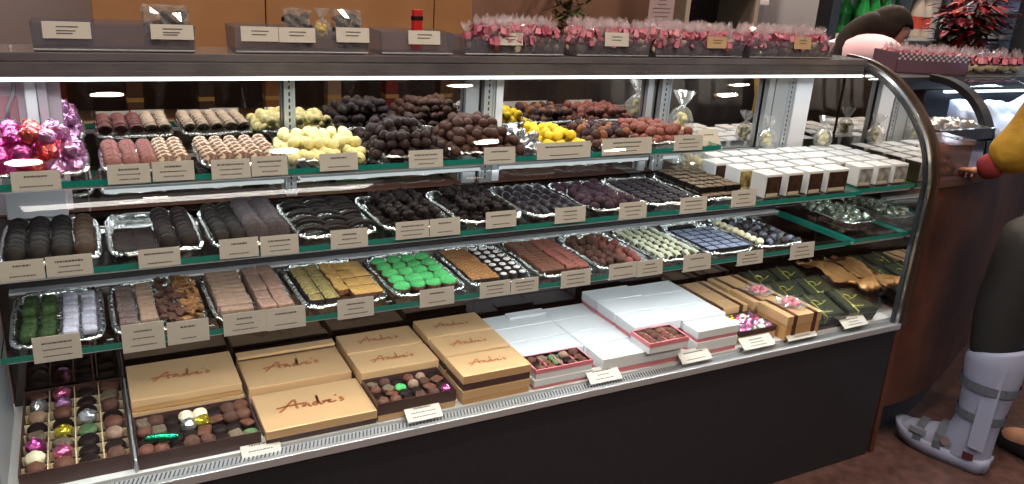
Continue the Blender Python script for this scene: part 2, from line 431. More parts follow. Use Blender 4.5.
# inside of the end is mirrored
bm = bmesh.new(); v = [bm.verts.new((2.258, y, z)) for y, z in [(1.515, DZ)]+[(p[0]+.02, p[1]-.006) for p in GPs[4:]]+[(1.88, 1.25), (1.88, DZ)]]; bm.faces.new(v)
link('end_mirror', to_mesh(bm, 'end_mirror', m_mirror), case)
# top
box_obj('top_slab', mat('brown_glass_top', S(104, 100, 104), .14, noise_s=5, col2=S(84, 80, 84), coat=.4), (XL, 2.244, 1.80, 1.93, 1.268, 1.285), case, .002)
box_obj('lamp_housing', m_dark_metal, (XL, 2.243, 1.802, 1.90, 1.238, 1.2675), case, .002)
for nm, y, z, x0, x1 in (('light_tube', 1.812, 1.232, XL+.02, 2.25),):
    bm = bmesh.new(); tube(bm, [(x0, y, z), (x1, y, z)], .0038, 8); link(nm, to_mesh(bm, nm, m_led), case)
m_led2 = emitter('dim_led_tube', (.93, 1, 1), .55)
for a, b in ((.03, .41), (.45, .92), (.97, 1.47), (1.52, 2.0)):
    bm = bmesh.new(); tube(bm, [(a, 1.872, .985), (b, 1.872, .985)], .0055, 8); link('rear_light_tube', to_mesh(bm, 'rear_light_tube', m_led2), case)
    bm = bmesh.new()
    add_box(bm, a, b, 1.866, 1.880, .990, .998)
    link('tube_bracket', to_mesh(bm, 'tube_bracket', m_alu), case)
# mirrored sliding doors along the back
Z2_ = .941
mx = [-.03, .42, .93, 1.49, 2.03, 2.262]
for a, b in zip(mx, mx[1:]):
    box_obj('mirror_door', m_mirror, (a+.0004, b-.0004, 1.885, 1.89, Z2_-.001, 1.2378), case); box_obj('lower_back_panel', m_dark_mirror, (a+.0004, b-.0004, 1.885, 1.89, DZ, Z2_-.0015), case)
box_obj('lower_back_panel', m_dark_mirror, (-.19, -.0306, 1.885, 1.89, DZ, .9395), case)
# aluminium uprights with slots
m_slot = mat('slot_shadow', S(40, 44, 48), .6)
def post(x, w, zb=.95, panels=()):
    t = empty('upright_post', (x, 1.868, 0)); t.parent = case
    bm = bmesh.new(); add_box(bm, -w/2, w/2, -.006, .012, zb, 1.238)
    add_box(bm, -w/2-.002, -w/2+.002, -.010, -.006, zb, 1.238); add_box(bm, w/2-.002, w/2+.002, -.010, -.006, zb, 1.238)
    link('channel', to_mesh(bm, 'channel', m_alu), t)
    bm = bmesh.new(); z = zb+.01
    while z < 1.22: add_box(bm, -.002, .002, -.0065, -.006, z, z+.009); z += .015
    link('slot', to_mesh(bm, 'slot', m_slot), t)
    return t
post(.425, .02)
for dx in (-.055,): 
    bm = bmesh.new(); add_box(bm, .925+dx, .925+dx+.036, 1.868, 1.882, .95, 1.238); link('door_stile', to_mesh(bm, 'door_stile', m_alu), case)
post(.932, .026); bm = bmesh.new(); add_box(bm, .955, .975, 1.866, 1.88, .95, 1.238); link('door_stile', to_mesh(bm, 'door_stile', m_white_metal), case)
post(1.50, .03); bm = bmesh.new(); add_box(bm, 1.44, 1.46, 1.868, 1.882, .95, 1.238); link('door_stile', to_mesh(bm, 'door_stile', m_alu), case)
for a, b in ((1.90, 1.925), (1.93, 1.985)):
    bm = bmesh.new(); add_box(bm, a, b, 1.862, 1.88, .95, 1.238); link('door_stile', to_mesh(bm, 'door_stile', m_alu), case)
post(2.0, .026); bm = bmesh.new(); add_box(bm, 2.02, 2.09, 1.862, 1.88, .95, 1.238); link('door_stile', to_mesh(bm, 'door_stile', m_white_metal), case)
# white end column and pale panel with socket at the left
a, b = at(24, 90, 1, 1.865).x, at(47, 90, 1, 1.865).x
box_obj('end_column', m_white_metal, (a, b-.018, 1.855, 1.885, .9, 1.238), case, .003)
box_obj('column_edge', m_alu, (b-.017, b, 1.85, 1.885, .9, 1.238), case, .002)
box_obj('left_back_panel', mat('pale_lilac_panel', S(196, 178, 188), .6), (XL, a-.001, 1.88, 1.8845, .946, 1.238), case)
box_obj('left_back_panel', mat('pale_lilac_panel', S(196, 178, 188), .6), (a, -.031, 1.886, 1.89, .946, 1.238), case)
box_obj('lower_column', m_white_metal, (-.15, -.04, 1.84, 1.86, .946, 1.05), case, .003)
so = at(7, 112, 1, 1.87)
sk = empty('power_socket', (so.x, 1.879, so.z)); sk.parent = case
box_obj('cover_plate', mat('rose_plastic', S(170, 120, 130), .5), (-.045, .02, -.004, 0, -.045, .03), sk, .002)
box_obj('plug', mat('grey_plug', S(120, 116, 120), .4), (-.012, .014, -.028, -.004, -.04, -.012), sk, .003)
bm = bmesh.new(); tube(bm, [(0, -.02, -.014), (.003, -.024, .01), (.016, -.022, .04), (.022, -.02, .09), (.02, -.01, .13)], .004)
link('cable', to_mesh(bm, 'cable', mat('grey_plug', S(120, 116, 120), .4), True), sk)

# glass shelves on brackets
def shelf(name, x0, x1, y0, y1, z, mname='glass_shelf'):
    bm = bmesh.new()
    v = lambda *p: bm.verts.new(p)
    vs, fs = add_box(bm, x0, x1, y0, y1, z-.012, z)
    for f in fs:
        n = f.calc_center_median()
        if abs(n.z-(z-.006)) < .002 and n.y < y1-.01: f.material_index = 1
        if abs(n.z-(z-.012)) < .001: f.material_index = 2
    bmesh.ops.delete(bm, geom=[f for f in bm.faces if f.material_index == 2], context='FACES_ONLY')
    return link(mname, to_mesh(bm, mname, [m_shelf_glass, m_teal]), case)
Z3, Z2, Z1 = .788, .941, 1.078
shelf('s', -.165, 1.995, 1.528, 1.868, Z3); shelf('s', 2.01, 2.255, 1.53, 1.868, Z3+.004)
shelf('s', -.18, 1.995, 1.53, 1.868, Z2); shelf('s', 2.005, 2.255, 1.545, 1.868, Z2+.002)
shelf('s', XL, -.2, 1.62, 1.868, Z1); shelf('s', -.19, 1.515, 1.62, 1.868, Z1)
m_br = mat('bracket_metal', S(170, 172, 176), .3, .8)
for z, y0, xs in ((Z3, 1.70, (.0, .42, .93, 1.49)), (Z2, 1.70, (.0, .42, .93, 1.49)), (Z1, 1.66, (.0, .42, .93, 1.49))):
    for x in xs:
        bm = bmesh.new(); prism(bm, [(x-.002, y0), (x+.002, y0), (x+.002, 1.866), (x-.002, 1.866)], z-.028, z-.0125)
        link('shelf_bracket', to_mesh(bm, 'shelf_bracket', m_br), case)
for z, x0, x1 in ((Z3, -.165, 1.995),):
    box_obj('rear_ledge', m_white_metal, (x0, x1, 1.822, 1.8475, z+.0005, z+.006), case, .001)
    box_obj('mirror_band_panel', mat('dark_mirror_band', S(40, 34, 36), .12, spec=.6), (x0, x1, 1.848, 1.8515, z+.0005, Z2-.03), case)  # added dark sheet standing in for the dark reflection of the back mirror

# ------------------------------------------------------------------ lights
def area(name, loc, sx, sy, e, col, rot=(0, 0, 0)):
    l = bpy.data.lights.new(name, 'AREA'); l.shape = 'RECTANGLE'; l.size = sx; l.size_y = sy; l.energy = e; l.color = col
    return link(name, l, None, loc, rot)
area('case_lamp', (.72, 1.795, 1.224), 3.05, .02, 4.2, (.93, .98, 1), (radians(-14), 0, 0))
area('rear_lamp', (.95, 1.862, .982), 2.1, .012, .5, (.93, .98, 1), (radians(-25), 0, 0))
# added fill strips under the shelf fronts, to brighten the lower levels
for zz, a, b, y, e in ((Z3, -.16, 1.99, 1.545, 5.5), (Z3, 2.015, 2.25, 1.545, .6), (Z2, -.17, 1.99, 1.547, 2.3), (Z2, 2.01, 2.25, 1.56, .3), (Z1, -.19, 1.51, 1.636, 1.5)):
    bm = bmesh.new(); add_box(bm, a, b, y-.005, y+.005, zz-.0185, zz-.0125); o = link('added_fill_strip', to_mesh(bm, 'added_fill_strip', m_alu), case)
    bm = bmesh.new(); add_box(bm, a+.005, b-.005, y-.0035, y+.0035, zz-.0195, zz-.0186); link('fill_glow', to_mesh(bm, 'fill_glow', m_led2), o)
    area('shelf_fill', ((a+b)/2, y, zz-.0202), b-a-.02, .006, e, (.93, .98, 1), (radians(12), 0, 0))
fp = empty('aisle_fill_panel', (.6, -.9, 2.9), label='flat white fill light panel added over the aisle', cat='ceiling light')  # panel and its area lamp added as fill for cards and lower shelves
box_obj('panel_frame', m_white_metal, (-.92, .92, -.32, .32, -.02, 0), fp, .003)
box_obj('diffuser', emitter('fill_panel_glow', (1, .95, .9), 1.2), (-.9, .9, -.3, .3, -.023, -.0201), fp)
area('panel_fill', (.6, -.9, 2.87), 1.8, .6, 70, (1, .94, .88), (radians(18), 0, 0))
CL = [(-.2, .9), (.75, .9), (1.7, .9), (2.6, .4), (.3, -.8), (2.2, -1.0), (1.6, 2.5), (3.3, 2.4), (4.8, 1.2), (.1, 2.3), (-1.0, 3.9), (2.7, 3.1), (-.5, 4.4), (.2, -1.1), (1.4, -1.1), (3.1, 2.0), (3.9, 3.0), (3.0, 3.4)]  # later spots added to brighten back wall, opposite shelf and worker
m_warm = emitter('warm_bulb', (1, .5, .18), 5)
for i, (x, y) in enumerate(CL):
    t = empty('downlight', (x, y, 2.9), label='round warm ceiling downlight of a set partly added for fill', cat='ceiling light', group='ceiling downlights')
    bm = bmesh.new(); lathe(bm, [(.06, 0), (.085, -.012), (.09, 0)], 20); link('trim_ring', to_mesh(bm, 'trim_ring', m_chrome, True), t)
    bm = bmesh.new(); lathe(bm, [(0, -.004), (.06, -.004)], 20); link('bulb', to_mesh(bm, 'bulb', m_warm), t)
    l = bpy.data.lights.new('downlight_lamp', 'SPOT'); l.energy = 60; l.color = (1, .80, .62); l.spot_size = radians(120); l.spot_blend = .6; l.shadow_soft_size = .06
    link('downlight_lamp', l, None, (x, y, 2.87))
w = bpy.data.worlds.new('world'); sc.world = w; w.use_nodes = True
w.node_tree.nodes['Background'].inputs['Color'].default_value = (.7, .75, .9, 1); w.node_tree.nodes['Background'].inputs['Strength'].default_value = .36
sc.view_settings.view_transform = 'Standard'; sc.view_settings.look = 'None'; sc.view_settings.exposure = .08; sc.view_settings.gamma = 1
sc.view_settings.use_curve_mapping = False
sc.cycles.max_bounces = 10; sc.cycles.transparent_max_bounces = 24; sc.cycles.glossy_bounces = 5; sc.cycles.caustics_reflective = False; sc.cycles.caustics_refractive = False
sc.cycles.sample_clamp_indirect = 4; sc.cycles.use_denoising = True
# ================================================================== trays, chocolates, cards
m_dark = choc('dark_chocolate', (30, 21, 20), (22, 15, 15), .55)
m_dark2 = choc('bitter_chocolate', (22, 17, 17), (16, 13, 13), .5)
m_milk = choc('milk_chocolate', (104, 68, 54), (84, 54, 44), .4)
m_cocoa = choc('cocoa_dusted', (92, 64, 54), (70, 48, 42), .75, 160, .6)
m_tan = choc('tan_praline', (150, 124, 106), (128, 104, 88), .6)
m_pinktan = choc('rosy_praline', (150, 120, 106), (126, 98, 86), .65, 90)
m_greensq = choc('green_dusted', (62, 84, 48), (40, 58, 32), .8, 200, .6)
m_lav = choc('white_sugar_dusted', (186, 184, 196), (160, 158, 172), .8, 240, .6)
m_sesdark = choc('sesame_on_dark', (64, 52, 40), (170, 152, 96), .6, 420, .5); 
m_sesgold = choc('sesame_gold', (196, 160, 96), (150, 108, 58), .6, 360, .5)
m_green = choc('bright_green_dust', (92, 184, 112), (64, 156, 88), .7, 200, .5)
m_nut = choc('chopped_nut', (166, 122, 78), (98, 60, 40), .7, 260, .7)
m_cream = choc('cream_white', (226, 218, 190), (208, 198, 164), .5, 60)
m_mint = choc('pale_green_drizzle', (206, 214, 184), (60, 52, 44), .5, 150, .4); 
m_mint2 = choc('pale_green_icing', (206, 212, 180), (220, 222, 200), .5, 60)
m_blue = choc('pale_blue_print', (150, 160, 180), (88, 100, 132), .4, 140, .2)
m_white_c = choc('white_chocolate', (214, 208, 206), (196, 188, 188), .4)
m_marble = choc('blue_marbled', (48, 52, 70), (120, 130, 150), .25, 60, .1, coat=.4)
m_purple = choc('purple_dusted', (62, 42, 52), (42, 30, 38), .7, 200, .6)
m_greyd = choc('grey_dusted', (72, 66, 68), (52, 46, 48), .75, 160, .5)
m_taupe = choc('taupe_top', (112, 98, 82), (88, 76, 64), .7, 200, .4)
m_pinkt = choc('pink_brown', (142, 96, 94), (108, 70, 70), .6, 180, .5)
m_stripe = choc('brown_with_cream_stripes', (104, 78, 68), (196, 176, 156), .5, 110, .4, ramp=(.46, .54))
m_yelp = choc('pale_yellow', (226, 216, 160), (212, 200, 140), .55, 60, .3)
m_yel = choc('bright_yellow', (232, 204, 60), (206, 174, 40), .5, 80, .4)
m_darkball = choc('rough_dark', (50, 36, 37), (32, 24, 26), .55, 140, .8)
m_brownball = choc('rough_brown', (80, 54, 46), (54, 36, 32), .55, 140, .8)
m_redbr = choc('red_brown', (134, 82, 72), (104, 60, 54), .6, 140, .6)
m_orange_br = choc('orange_brown', (140, 92, 62), (104, 64, 44), .6, 140, .6)
fk = dict(rough=.22, metal=.85, bump=.8, bump_s=90, bump_d=.004)
m_fmag = mat('magenta_foil', S(214, 92, 170), **fk); m_fred = mat('coral_foil', S(222, 104, 104), **fk)
m_flil = mat('lilac_foil', S(206, 150, 200), **fk); m_fsil = mat('silver_foil', S(208, 210, 214), **fk)
m_fyel = mat('yellow_foil', S(226, 206, 70), **fk); m_fpink = mat('pink_foil', S(226, 120, 160), **fk)
m_grn_foil = mat('green_foil', S(24, 140, 100), **fk)

# ---- chocolate shapes: each returns one mesh
def c_ball(r, m, lump=.05, fl=.9, seed=0, ls=2):
    bm = bmesh.new(); sphere(bm, (0, 0, r*fl), r, 2, (1, 1, fl), 0, lump, ls, seed); return to_mesh(bm, 'ball', m, True)
def c_pill(r, h, m, k=0):
    bm = bmesh.new(); sphere(bm, (0, 0, h/2), r, 2, (1, 1, h/2/r), 0, .06, 3, k); return to_mesh(bm, 'pill', m, True)
def c_disc(r, h, m, m2=None):
    bm = bmesh.new(); lathe(bm, [(0, 0), (r*.86, 0), (r, h*.3), (r, h*.6), (r*.82, h*.94), (r*.4, h), (0, h*1.02)], 14)
    if m2 is not None:
        for f in bm.faces:
            if f.calc_center_median().z > h*.75: f.material_index = 1
    bmesh.ops.remove_doubles(bm, verts=bm.verts, dist=1e-5); return to_mesh(bm, 'disc', [m] + ([m2] if m2 else []), True)
def c_bar(w, d, h, m, m2=None, bev=.002, lump=0, seed=0):
    bm = bmesh.new(); add_box(bm, -w/2, w/2, -d/2, d/2, 0, h); bevel(bm, bev, 2)
    if lump: 
        bmesh.ops.subdivide_edges(bm, edges=bm.edges, cuts=2, use_grid_fill=True)
        for v in bm.verts: v.co += Vector((noise.noise(v.co*180+Vector((seed, 0, 0))), noise.noise(v.co*180+Vector((0, seed, 9))), noise.noise(v.co*180+Vector((7, 0, seed)))))*lump
    if m2 is not None:
        for f in bm.faces:
            if f.calc_center_median().z > h*.8: f.material_index = 1
    return to_mesh(bm, 'bar', [m]+([m2] if m2 else []), lump > 0)
def c_cluster(r, m, seed=0):
    bm = bmesh.new(); rr = random.Random(seed)
    for i in range(4): sphere(bm, (rr.uniform(-.5, .5)*r, rr.uniform(-.5, .5)*r, r*rr.uniform(.4, .8)), r*rr.uniform(.5, .7), 1, (1, 1, .9), 0, .25, 2, seed+i)
    return to_mesh(bm, 'cluster', m, True)
def c_shard(w, d, h, m, seed=0):
    rr = random.Random(seed); bm = bmesh.new(); n = 6
    pts = [(w/2*cos(2*pi*i/n)*rr.uniform(.7, 1.1), d/2*sin(2*pi*i/n)*rr.uniform(.7, 1.1)) for i in range(n)]
    prism(bm, pts, 0, h); bevel(bm, h*.25, 1)
    bmesh.ops.triangulate(bm, faces=[f for f in bm.faces if len(f.verts) > 4])
    bmesh.ops.subdivide_edges(bm, edges=bm.edges, cuts=1)
    for v in bm.verts: v.co.z += noise.noise(v.co*160+Vector((seed, seed, 0)))*.004
    return to_mesh(bm, 'shard', m)
def c_foil(r, m, seed=0, sub=2):
    bm = bmesh.new(); sphere(bm, (0, 0, r*.9), r, sub, (1, 1, .92), 0, .22, 3.2, seed)
    rr = random.Random(seed); lathe(bm, [(r*.12, r*1.5), (r*.2, r*1.75), (r*.26, r*1.85)], 7, (rr.uniform(-.2, .2)*r, rr.uniform(-.2, .2)*r, 0), 0, lambda k, a: rr.uniform(.7, 1.2))
    return to_mesh(bm, 'foil_ball', m)
def c_dot(r, h, m, m2):
    bm = bmesh.new(); lathe(bm, [(0, 0), (r*.9, 0), (r, h*.3), (r*.95, h*.8), (r*.7, h), (0, h*1.02)], 12)
    lathe(bm, [(r*.62, h*.98), (r*.58, h*1.14), (r*.3, h*1.22), (0, h*1.24)], 10, mi=1)
    return to_mesh(bm, 'dotted_round', [m, m2], True)
def c_drizzle(w, d, h, m, m2, seed=0):
    bm = bmesh.new(); add_box(bm, -w/2, w/2, -d/2, d/2, 0, h); bevel(bm, h*.35, 2)
    rr = random.Random(seed)
    for k in range(5):
        y = -d/2+d*(k+.5)/5; tube(bm, [(-w*.5, y-.002, h*.5), (-w*.3, y, h*1.0), (0, y+.001, h*1.12), (w*.3, y+.002, h*1.0), (w*.5, y+.003, h*.5)], .0016, 5, 1)
    return to_mesh(bm, 'drizzled', [m, m2], True)
def c_roll(L, r, m, seed=0):
    bm = bmesh.new(); n = 7
    tube(bm, [(0, -L/2+L*i/(n-1), r*.9) for i in range(n)], [r*(.55 if i in (0, n-1) else 1+.1*sin(i*2+seed)) for i in range(n)], 9); return to_mesh(bm, 'roll', m, True)
def c_arc(L, r, m, bend=.25):
    bm = bmesh.new(); tube(bm, [(L/2*sin(a), 0, r+bend*L*(cos(a)-.3)) for a in [radians(-75+150*i/6) for i in range(7)]], [r*.6, r, r, r, r, r, r*.6], 7); return to_mesh(bm, 'arc', m, True)

# ---- silver trays
def tray(x0, x1, y0, y1, z, label, name='silver_tray', rim=.014, m=None):
    bm = bmesh.new(); n = 56; cx, cy, a, b = (x0+x1)/2, (y0+y1)/2, (x1-x0)/2, (y1-y0)/2
    sd = R.uniform(0, 99); rings = []
    for s, h in ((.05, .0012), (.6, .0014), (.80, .0016), (.86, .004), (.90, .009), (.94, rim), (.97, rim*.9), (1.0, rim*.75), (.995, rim*.6)):
        ring = []
        for i in range(n):
            t = 2*pi*i/n; e = .32
            ux = math.copysign(abs(cos(t))**e, cos(t)); uy = math.copysign(abs(sin(t))**e, sin(t))
            w = noise.noise(Vector((cos(t)*6+sd, sin(t)*6, s*9)))
            # keep rim width alike on all sides
            ax = a-(1-s)*min(a, b)*1.35; ay = b-(1-s)*min(a, b)*1.35
            hh = h + (w*.0045+.002*sin(t*26+s*20) if s > .84 else 0)
            ring.append(bm.verts.new((ux*ax, uy*ay, max(hh, .0006))))
        rings.append(ring)
    for k in range(len(rings)-1):
        for i in range(n): j = (i+1) % n; bm.faces.new((rings[k][i], rings[k][j], rings[k+1][j], rings[k+1][i]))
    bm.faces.new(rings[0])
    o = link(name, to_mesh(bm, name, m or m_foil, True), None, (cx, cy, z+.0003))
    tag(o, label, 'tray'); return o

def put(name, meshes, label, cat, group, spots):
    """one object for every piece"""
    out = []
    for i, (x, y, z, rx, ry, rz, s) in enumerate(spots):
        o = bpy.data.objects.new(name, meshes[i % len(meshes)]); COL.objects.link(o)
        o.location = (x, y, z); o.rotation_euler = (rx, ry, rz); o.scale = (s, s, s)
        tag(o, label, cat, group); out.append(o)
    return out

def grid(x0, x1, y0, y1, z, nx, ny, rx=0, jit=.001, rj=.1, sc=1, rz=0, skew=0):
    out = []
    for j in range(ny):
        for i in range(nx):
            out.append((x0+(x1-x0)*(i+.5)/nx+R.uniform(-jit, jit)+(skew if j % 2 else 0), y0+(y1-y0)*(j+.5)/ny+R.uniform(-jit, jit), z, rx+R.uniform(-rj, rj)*.3, R.uniform(-rj, rj)*.3, rz+R.uniform(-rj, rj), sc*R.uniform(.94, 1.05)))
    return out

def heap(x0, x1, y0, y1, z, d, layers, rnd=True):
    """stacked layers, each one set in by half a piece"""
    out = []
    for k in range(layers):
        u0, u1, v0, v1 = x0+d*.5*k, x1-d*.5*k, y0+d*.5*k, y1-d*.5*k
        nx, ny = max(1, int(round((u1-u0)/d))), max(1, int(round((v1-v0)/d)))
        for s in grid(u0, u1, v0, v1, z+k*d*.70, nx, ny, jit=d*.03, rj=3 if rnd else .2): out.append(s)
    return out

def lean(x0, x1, y0, y1, z, nx, ny, ang=38, jit=.0008):
    if ang >= 38: ang = 55; z += .0125; ny = max(3, ny-2)
    """overlapping rows, each piece leaning on the one behind"""
    return [(x, y, zz+.002, radians(ang)+R.uniform(-.06, .06), R.uniform(-.05, .05), R.uniform(-.08, .08), s) for x, y, zz, _, _, _, s in grid(x0, x1, y0, y1, z, nx, ny, jit=jit)]

T = .0022  # tray floor
def sub(t, u0, u1, v0=.12, v1=.88):
    (x0, x1, y0, y1) = t; return (x0+(x1-x0)*u0, x0+(x1-x0)*u1, y0+(y1-y0)*v0, y0+(y1-y0)*v1)

# ---------------- lower glass shelf (Z3)
e3 = [-.158, .010, .192, .368, .566, .752, .936, 1.102, 1.284, 1.456, 1.634, 1.828]
TR3 = [(a+.004, b-.004, 1.535, 1.80) for a, b in zip(e3, e3[1:])]
L3 = ['of green and white dusted squares', 'of brown sticks and nut bark', 'of smooth tan praline bars', 'of sesame topped squares', 'of bright green rounds', 'of nut squares and white dotted rounds', 'of long ridged brown bars', 'of small cocoa truffles in rows', 'of pale green drizzled fingers', 'of pale blue printed tiles', 'of white and marbled balls']
for t, l in zip(TR3, L3): tray(*t, Z3, 'silver foil tray %s on the lowest glass shelf' % l)
z = Z3+T
sq = [c_bar(.025, .028, .017, m_greensq, None, .005, .0012, k) for k in range(3)]
g = sub(TR3[0], .10, .50); put('green_square', sq, 'green dusted square chocolate in the leftmost tray of the lowest glass shelf', 'chocolate', 'green dusted squares', grid(*g, z, 2, 6, rj=.06)+grid(*g, z+.0165, 2, 1, rj=.1))
sq = [c_bar(.026, .028, .016, m_lav, None, .005, .0008, k) for k in range(3)]
put('sugared_square', sq, 'white dusted square chocolate beside the green squares', 'chocolate', 'white dusted squares', grid(*sub(TR3[0], .53, .93), z, 2, 6, rj=.06))
t = TR3[1]
put('textured_stick', [c_bar(.032, .024, .018, m_cocoa, choc('speckled_grey', (120, 108, 106), (76, 58, 52), .7, 220),  .003, .0015, k) for k in range(3)], 'brown textured block in the tray with nut bark', 'chocolate', 'brown textured blocks', grid(*sub(t, .08, .28), z, 1, 7, rj=.05))
put('tan_block', [c_bar(.033, .0245, .020, m_tan, None, .003)], 'smooth tan block between brown blocks and dark bark', 'chocolate', 'smooth tan blocks', grid(*sub(t, .29, .49), z, 1, 7, rj=.02, jit=.0003))
put('dark_bark', [c_shard(.026, .017, .006, m_cocoa, k) for k in range(5)], 'rough dark chocolate bark shard beside the nut bark', 'chocolate', 'dark bark shards', [(x, y, zz+R.uniform(0, .018), R.uniform(-.4, .4), R.uniform(-.4, .4), R.uniform(0, 6), s) for x, y, zz, _, _, _, s in grid(*sub(t, .51, .76), z+.003, 3, 13, jit=.005)])
put('nut_bark', [c_shard(.028, .013, .007, m_nut, 9+k) for k in range(5)], 'tan nut bark shard at the right of the bark tray', 'chocolate', 'tan nut bark shards', [(x, y, zz+R.uniform(0, .020), R.uniform(-.4, .4), R.uniform(-.4, .4), R.uniform(0, 6), s) for x, y, zz, _, _, _, s in grid(*sub(t, .75, .95), z+.004, 3, 13, jit=.005)])
t = TR3[2]
put('praline_bar', [c_bar(.066, .0205, .022, m_tan, None, .0025, .0004, k) for k in range(2)], 'wide smooth tan praline bar left in its foil tray', 'chocolate', 'smooth tan praline bars', grid(*sub(t, .08, .48, .08, .92), z, 1, 9, rj=.015, jit=.0003))
put('rosy_praline_bar', [c_bar(.032, .046, .022, m_pinktan, None, .003, .001, k) for k in range(2)], 'rosy tan praline bar standing in two columns', 'chocolate', 'rosy praline bars', grid(*sub(t, .54, .94, .06, .94), z, 2, 5, rj=.05, jit=.0004))
t = TR3[3]
put('sesame_square', [c_bar(.031, .032, .016, m_dark, m_sesdark, .002, .0008, k) for k in range(3)], 'dark square with sesame specks in the sesame tray', 'chocolate', 'dark sesame squares', grid(*sub(t, .10, .44), z, 2, 6, rj=.03, jit=.0004))
put('amber_square', [c_bar(.026, .032, .018, m_orange_br, m_sesgold, .003, .001, k) for k in range(2)], 'amber nut square in the middle column of the sesame tray', 'chocolate', 'amber nut squares', grid(*sub(t, .46, .60, .25, .88), z, 1, 5, rj=.2))
put('golden_sesame_square', [c_bar(.036, .046, .016, m_milk, m_sesgold, .002, .0008, k) for k in range(3)], 'golden sesame covered square at the right of its tray', 'chocolate', 'golden sesame squares', grid(*sub(t, .61, .95), z, 2, 4, rj=.02, jit=.0003))
t = TR3[4]
put('green_round', [c_disc(.0195, .020, m_milk, m_green)], 'round chocolate with bright green dusted top', 'chocolate', 'bright green rounds', grid(*sub(t, .08, .92), z, 4, 5, jit=.0015)+grid(*sub(t, .12, .75, .15, .5), z+.001, 1, 1))
t = TR3[5]
put('nut_square', [c_bar(.026, .030, .017, m_dark, m_nut, .003, .0016, k) for k in range(3)], 'chopped nut topped square left of the white dotted rounds', 'chocolate', 'nut topped squares', grid(*sub(t, .07, .46), z, 3, 7, rj=.1))
put('dotted_round', [c_dot(.0135, .014, m_dark2, m_white_c)], 'dark round chocolate with a white dot on top', 'chocolate', 'white dotted rounds', grid(*sub(t, .49, .93), z, 3, 7))
t = TR3[6]
put('ridged_bar', [c_bar(.036, .020, .018, m_cocoa, m_milk, .004, .002, k) for k in range(3)], 'ridged dark brown bar leaning in the left columns of its tray', 'chocolate', 'ridged dark bars', lean(*sub(t, .07, .48), z, 2, 11, 22))
put('bronze_bar', [c_bar(.034, .020, .018, m_milk, m_redbr, .004, .002, k) for k in range(3)], 'lighter ridged reddish brown bar right of the dark ridged bars', 'chocolate', 'ridged reddish bars', lean(*sub(t, .52, .93), z, 2, 11, 22))
t = TR3[7]
put('cocoa_truffle', [c_ball(.0125, m_cocoa, .05, .9, k) for k in range(3)], 'small cocoa brown truffle in the left rows of the truffle tray', 'truffle', 'cocoa brown truffles', grid(*sub(t, .08, .58), z, 3, 7, rj=3, jit=.0006))
put('caramel_truffle', [c_ball(.0125, m_redbr, .05, .9, k) for k in range(3)], 'small caramel brown truffle right of the cocoa ones', 'truffle', 'caramel brown truffles', grid(*sub(t, .55, .93), z, 2, 7, rj=3))
t = TR3[8]
put('drizzled_finger', [c_drizzle(.019, .023, .015, m_dark, m_mint2, k) for k in range(3)], 'dark finger with pale green and white drizzle', 'chocolate', 'drizzled fingers', grid(*sub(t, .07, .93, .08, .92), z, 5, 8, rx=.25, rj=.25))
t = TR3[9]
put('blue_tile', [c_bar(.0325, .0245, .008, m_dark, m_blue, .0012)], 'flat tile with pale blue printed top', 'chocolate', 'pale blue printed tiles', grid(*sub(t, .06, .94, .10, .80), z, 4, 6, rj=.02, jit=.0003)+grid(*sub(t, .06, .94, .08, .74), z+.0082, 4, 6, rj=.02, jit=.0003))
put('dark_tile', [c_bar(.026, .022, .010, m_dark2, None, .002)], 'dark square tile at the back of the blue tile tray', 'chocolate', 'dark tiles behind the blue ones', grid(*sub(t, .25, .75, .82, .93), z, 4, 1, rj=.2))
t = TR3[10]
put('white_ball', [c_ball(.0122, m_cream, .02)], 'cream white ball in the first column of its tray', 'chocolate', 'cream white balls', grid(*sub(t, .10, .28), z, 1, 8, jit=.0005))
put('marbled_ball', [c_ball(.0122, m_marble, .02), c_ball(.0122, m_dark2, .02), c_ball(.0122, m_greyd, .02)], 'dark glossy marbled ball beside the cream white ones', 'chocolate', 'marbled dark balls', grid(*sub(t, .28, .92), z, 4, 8, rj=3, jit=.0005))
# end section
t = (2.09, 2.235, 1.62, 1.86)
tray(*t, Z3+.004, 'silver tray of green-silver wrapped truffles at the mirrored case end')
put('wrapped_truffle', [c_foil(.0165, mat('sage_foil', S(150, 160, 148), **fk), 40+k) for k in range(3)], 'sage and silver wrapped truffle at the case end', 'truffle', 'sage wrapped truffles', grid(*sub(t, .08, .92), z+.004, 4, 6, rj=3))

# ---------------- middle glass shelf (Z2)
e2 = [-.158, .018, .195, .362, .543, .722, .893, 1.070, 1.240, 1.418, 1.590]
TR2 = [(a+.004, b-.004, 1.54, 1.80) for a, b in zip(e2, e2[1:])]
L2 = ['of four close rows of dark discs', 'of dark leaves and leaning discs', 'of dark and grey dusted discs', 'of long dark candied strips', 'of large dark truffle clusters', 'of lumpy dark clusters', 'of long glossy dark rolls', 'of purple dusted truffles', 'of narrow dark bars in rows', 'of grey-topped square chocolates']
for t, l in zip(TR2, L2): tray(*t, Z2, 'silver foil tray %s on the middle glass shelf' % l)
z = Z2+T
t = TR2[0]
put('dark_disc', [c_pill(.0185, .013, m_dark2)], 'thin black-brown disc in the leftmost tray of the middle shelf', 'chocolate', 'dark discs leftmost', lean(*sub(t, .06, .72, .08, .86), z, 3, 9, 40))
put('brown_disc', [c_pill(.0185, .013, choc('olive_brown', (58, 42, 30), (44, 32, 24)))], 'olive brown disc in the fourth column beside dark discs', 'chocolate', 'olive brown discs', lean(*sub(t, .72, .94, .08, .86), z, 1, 9, 40))
t = TR2[1]
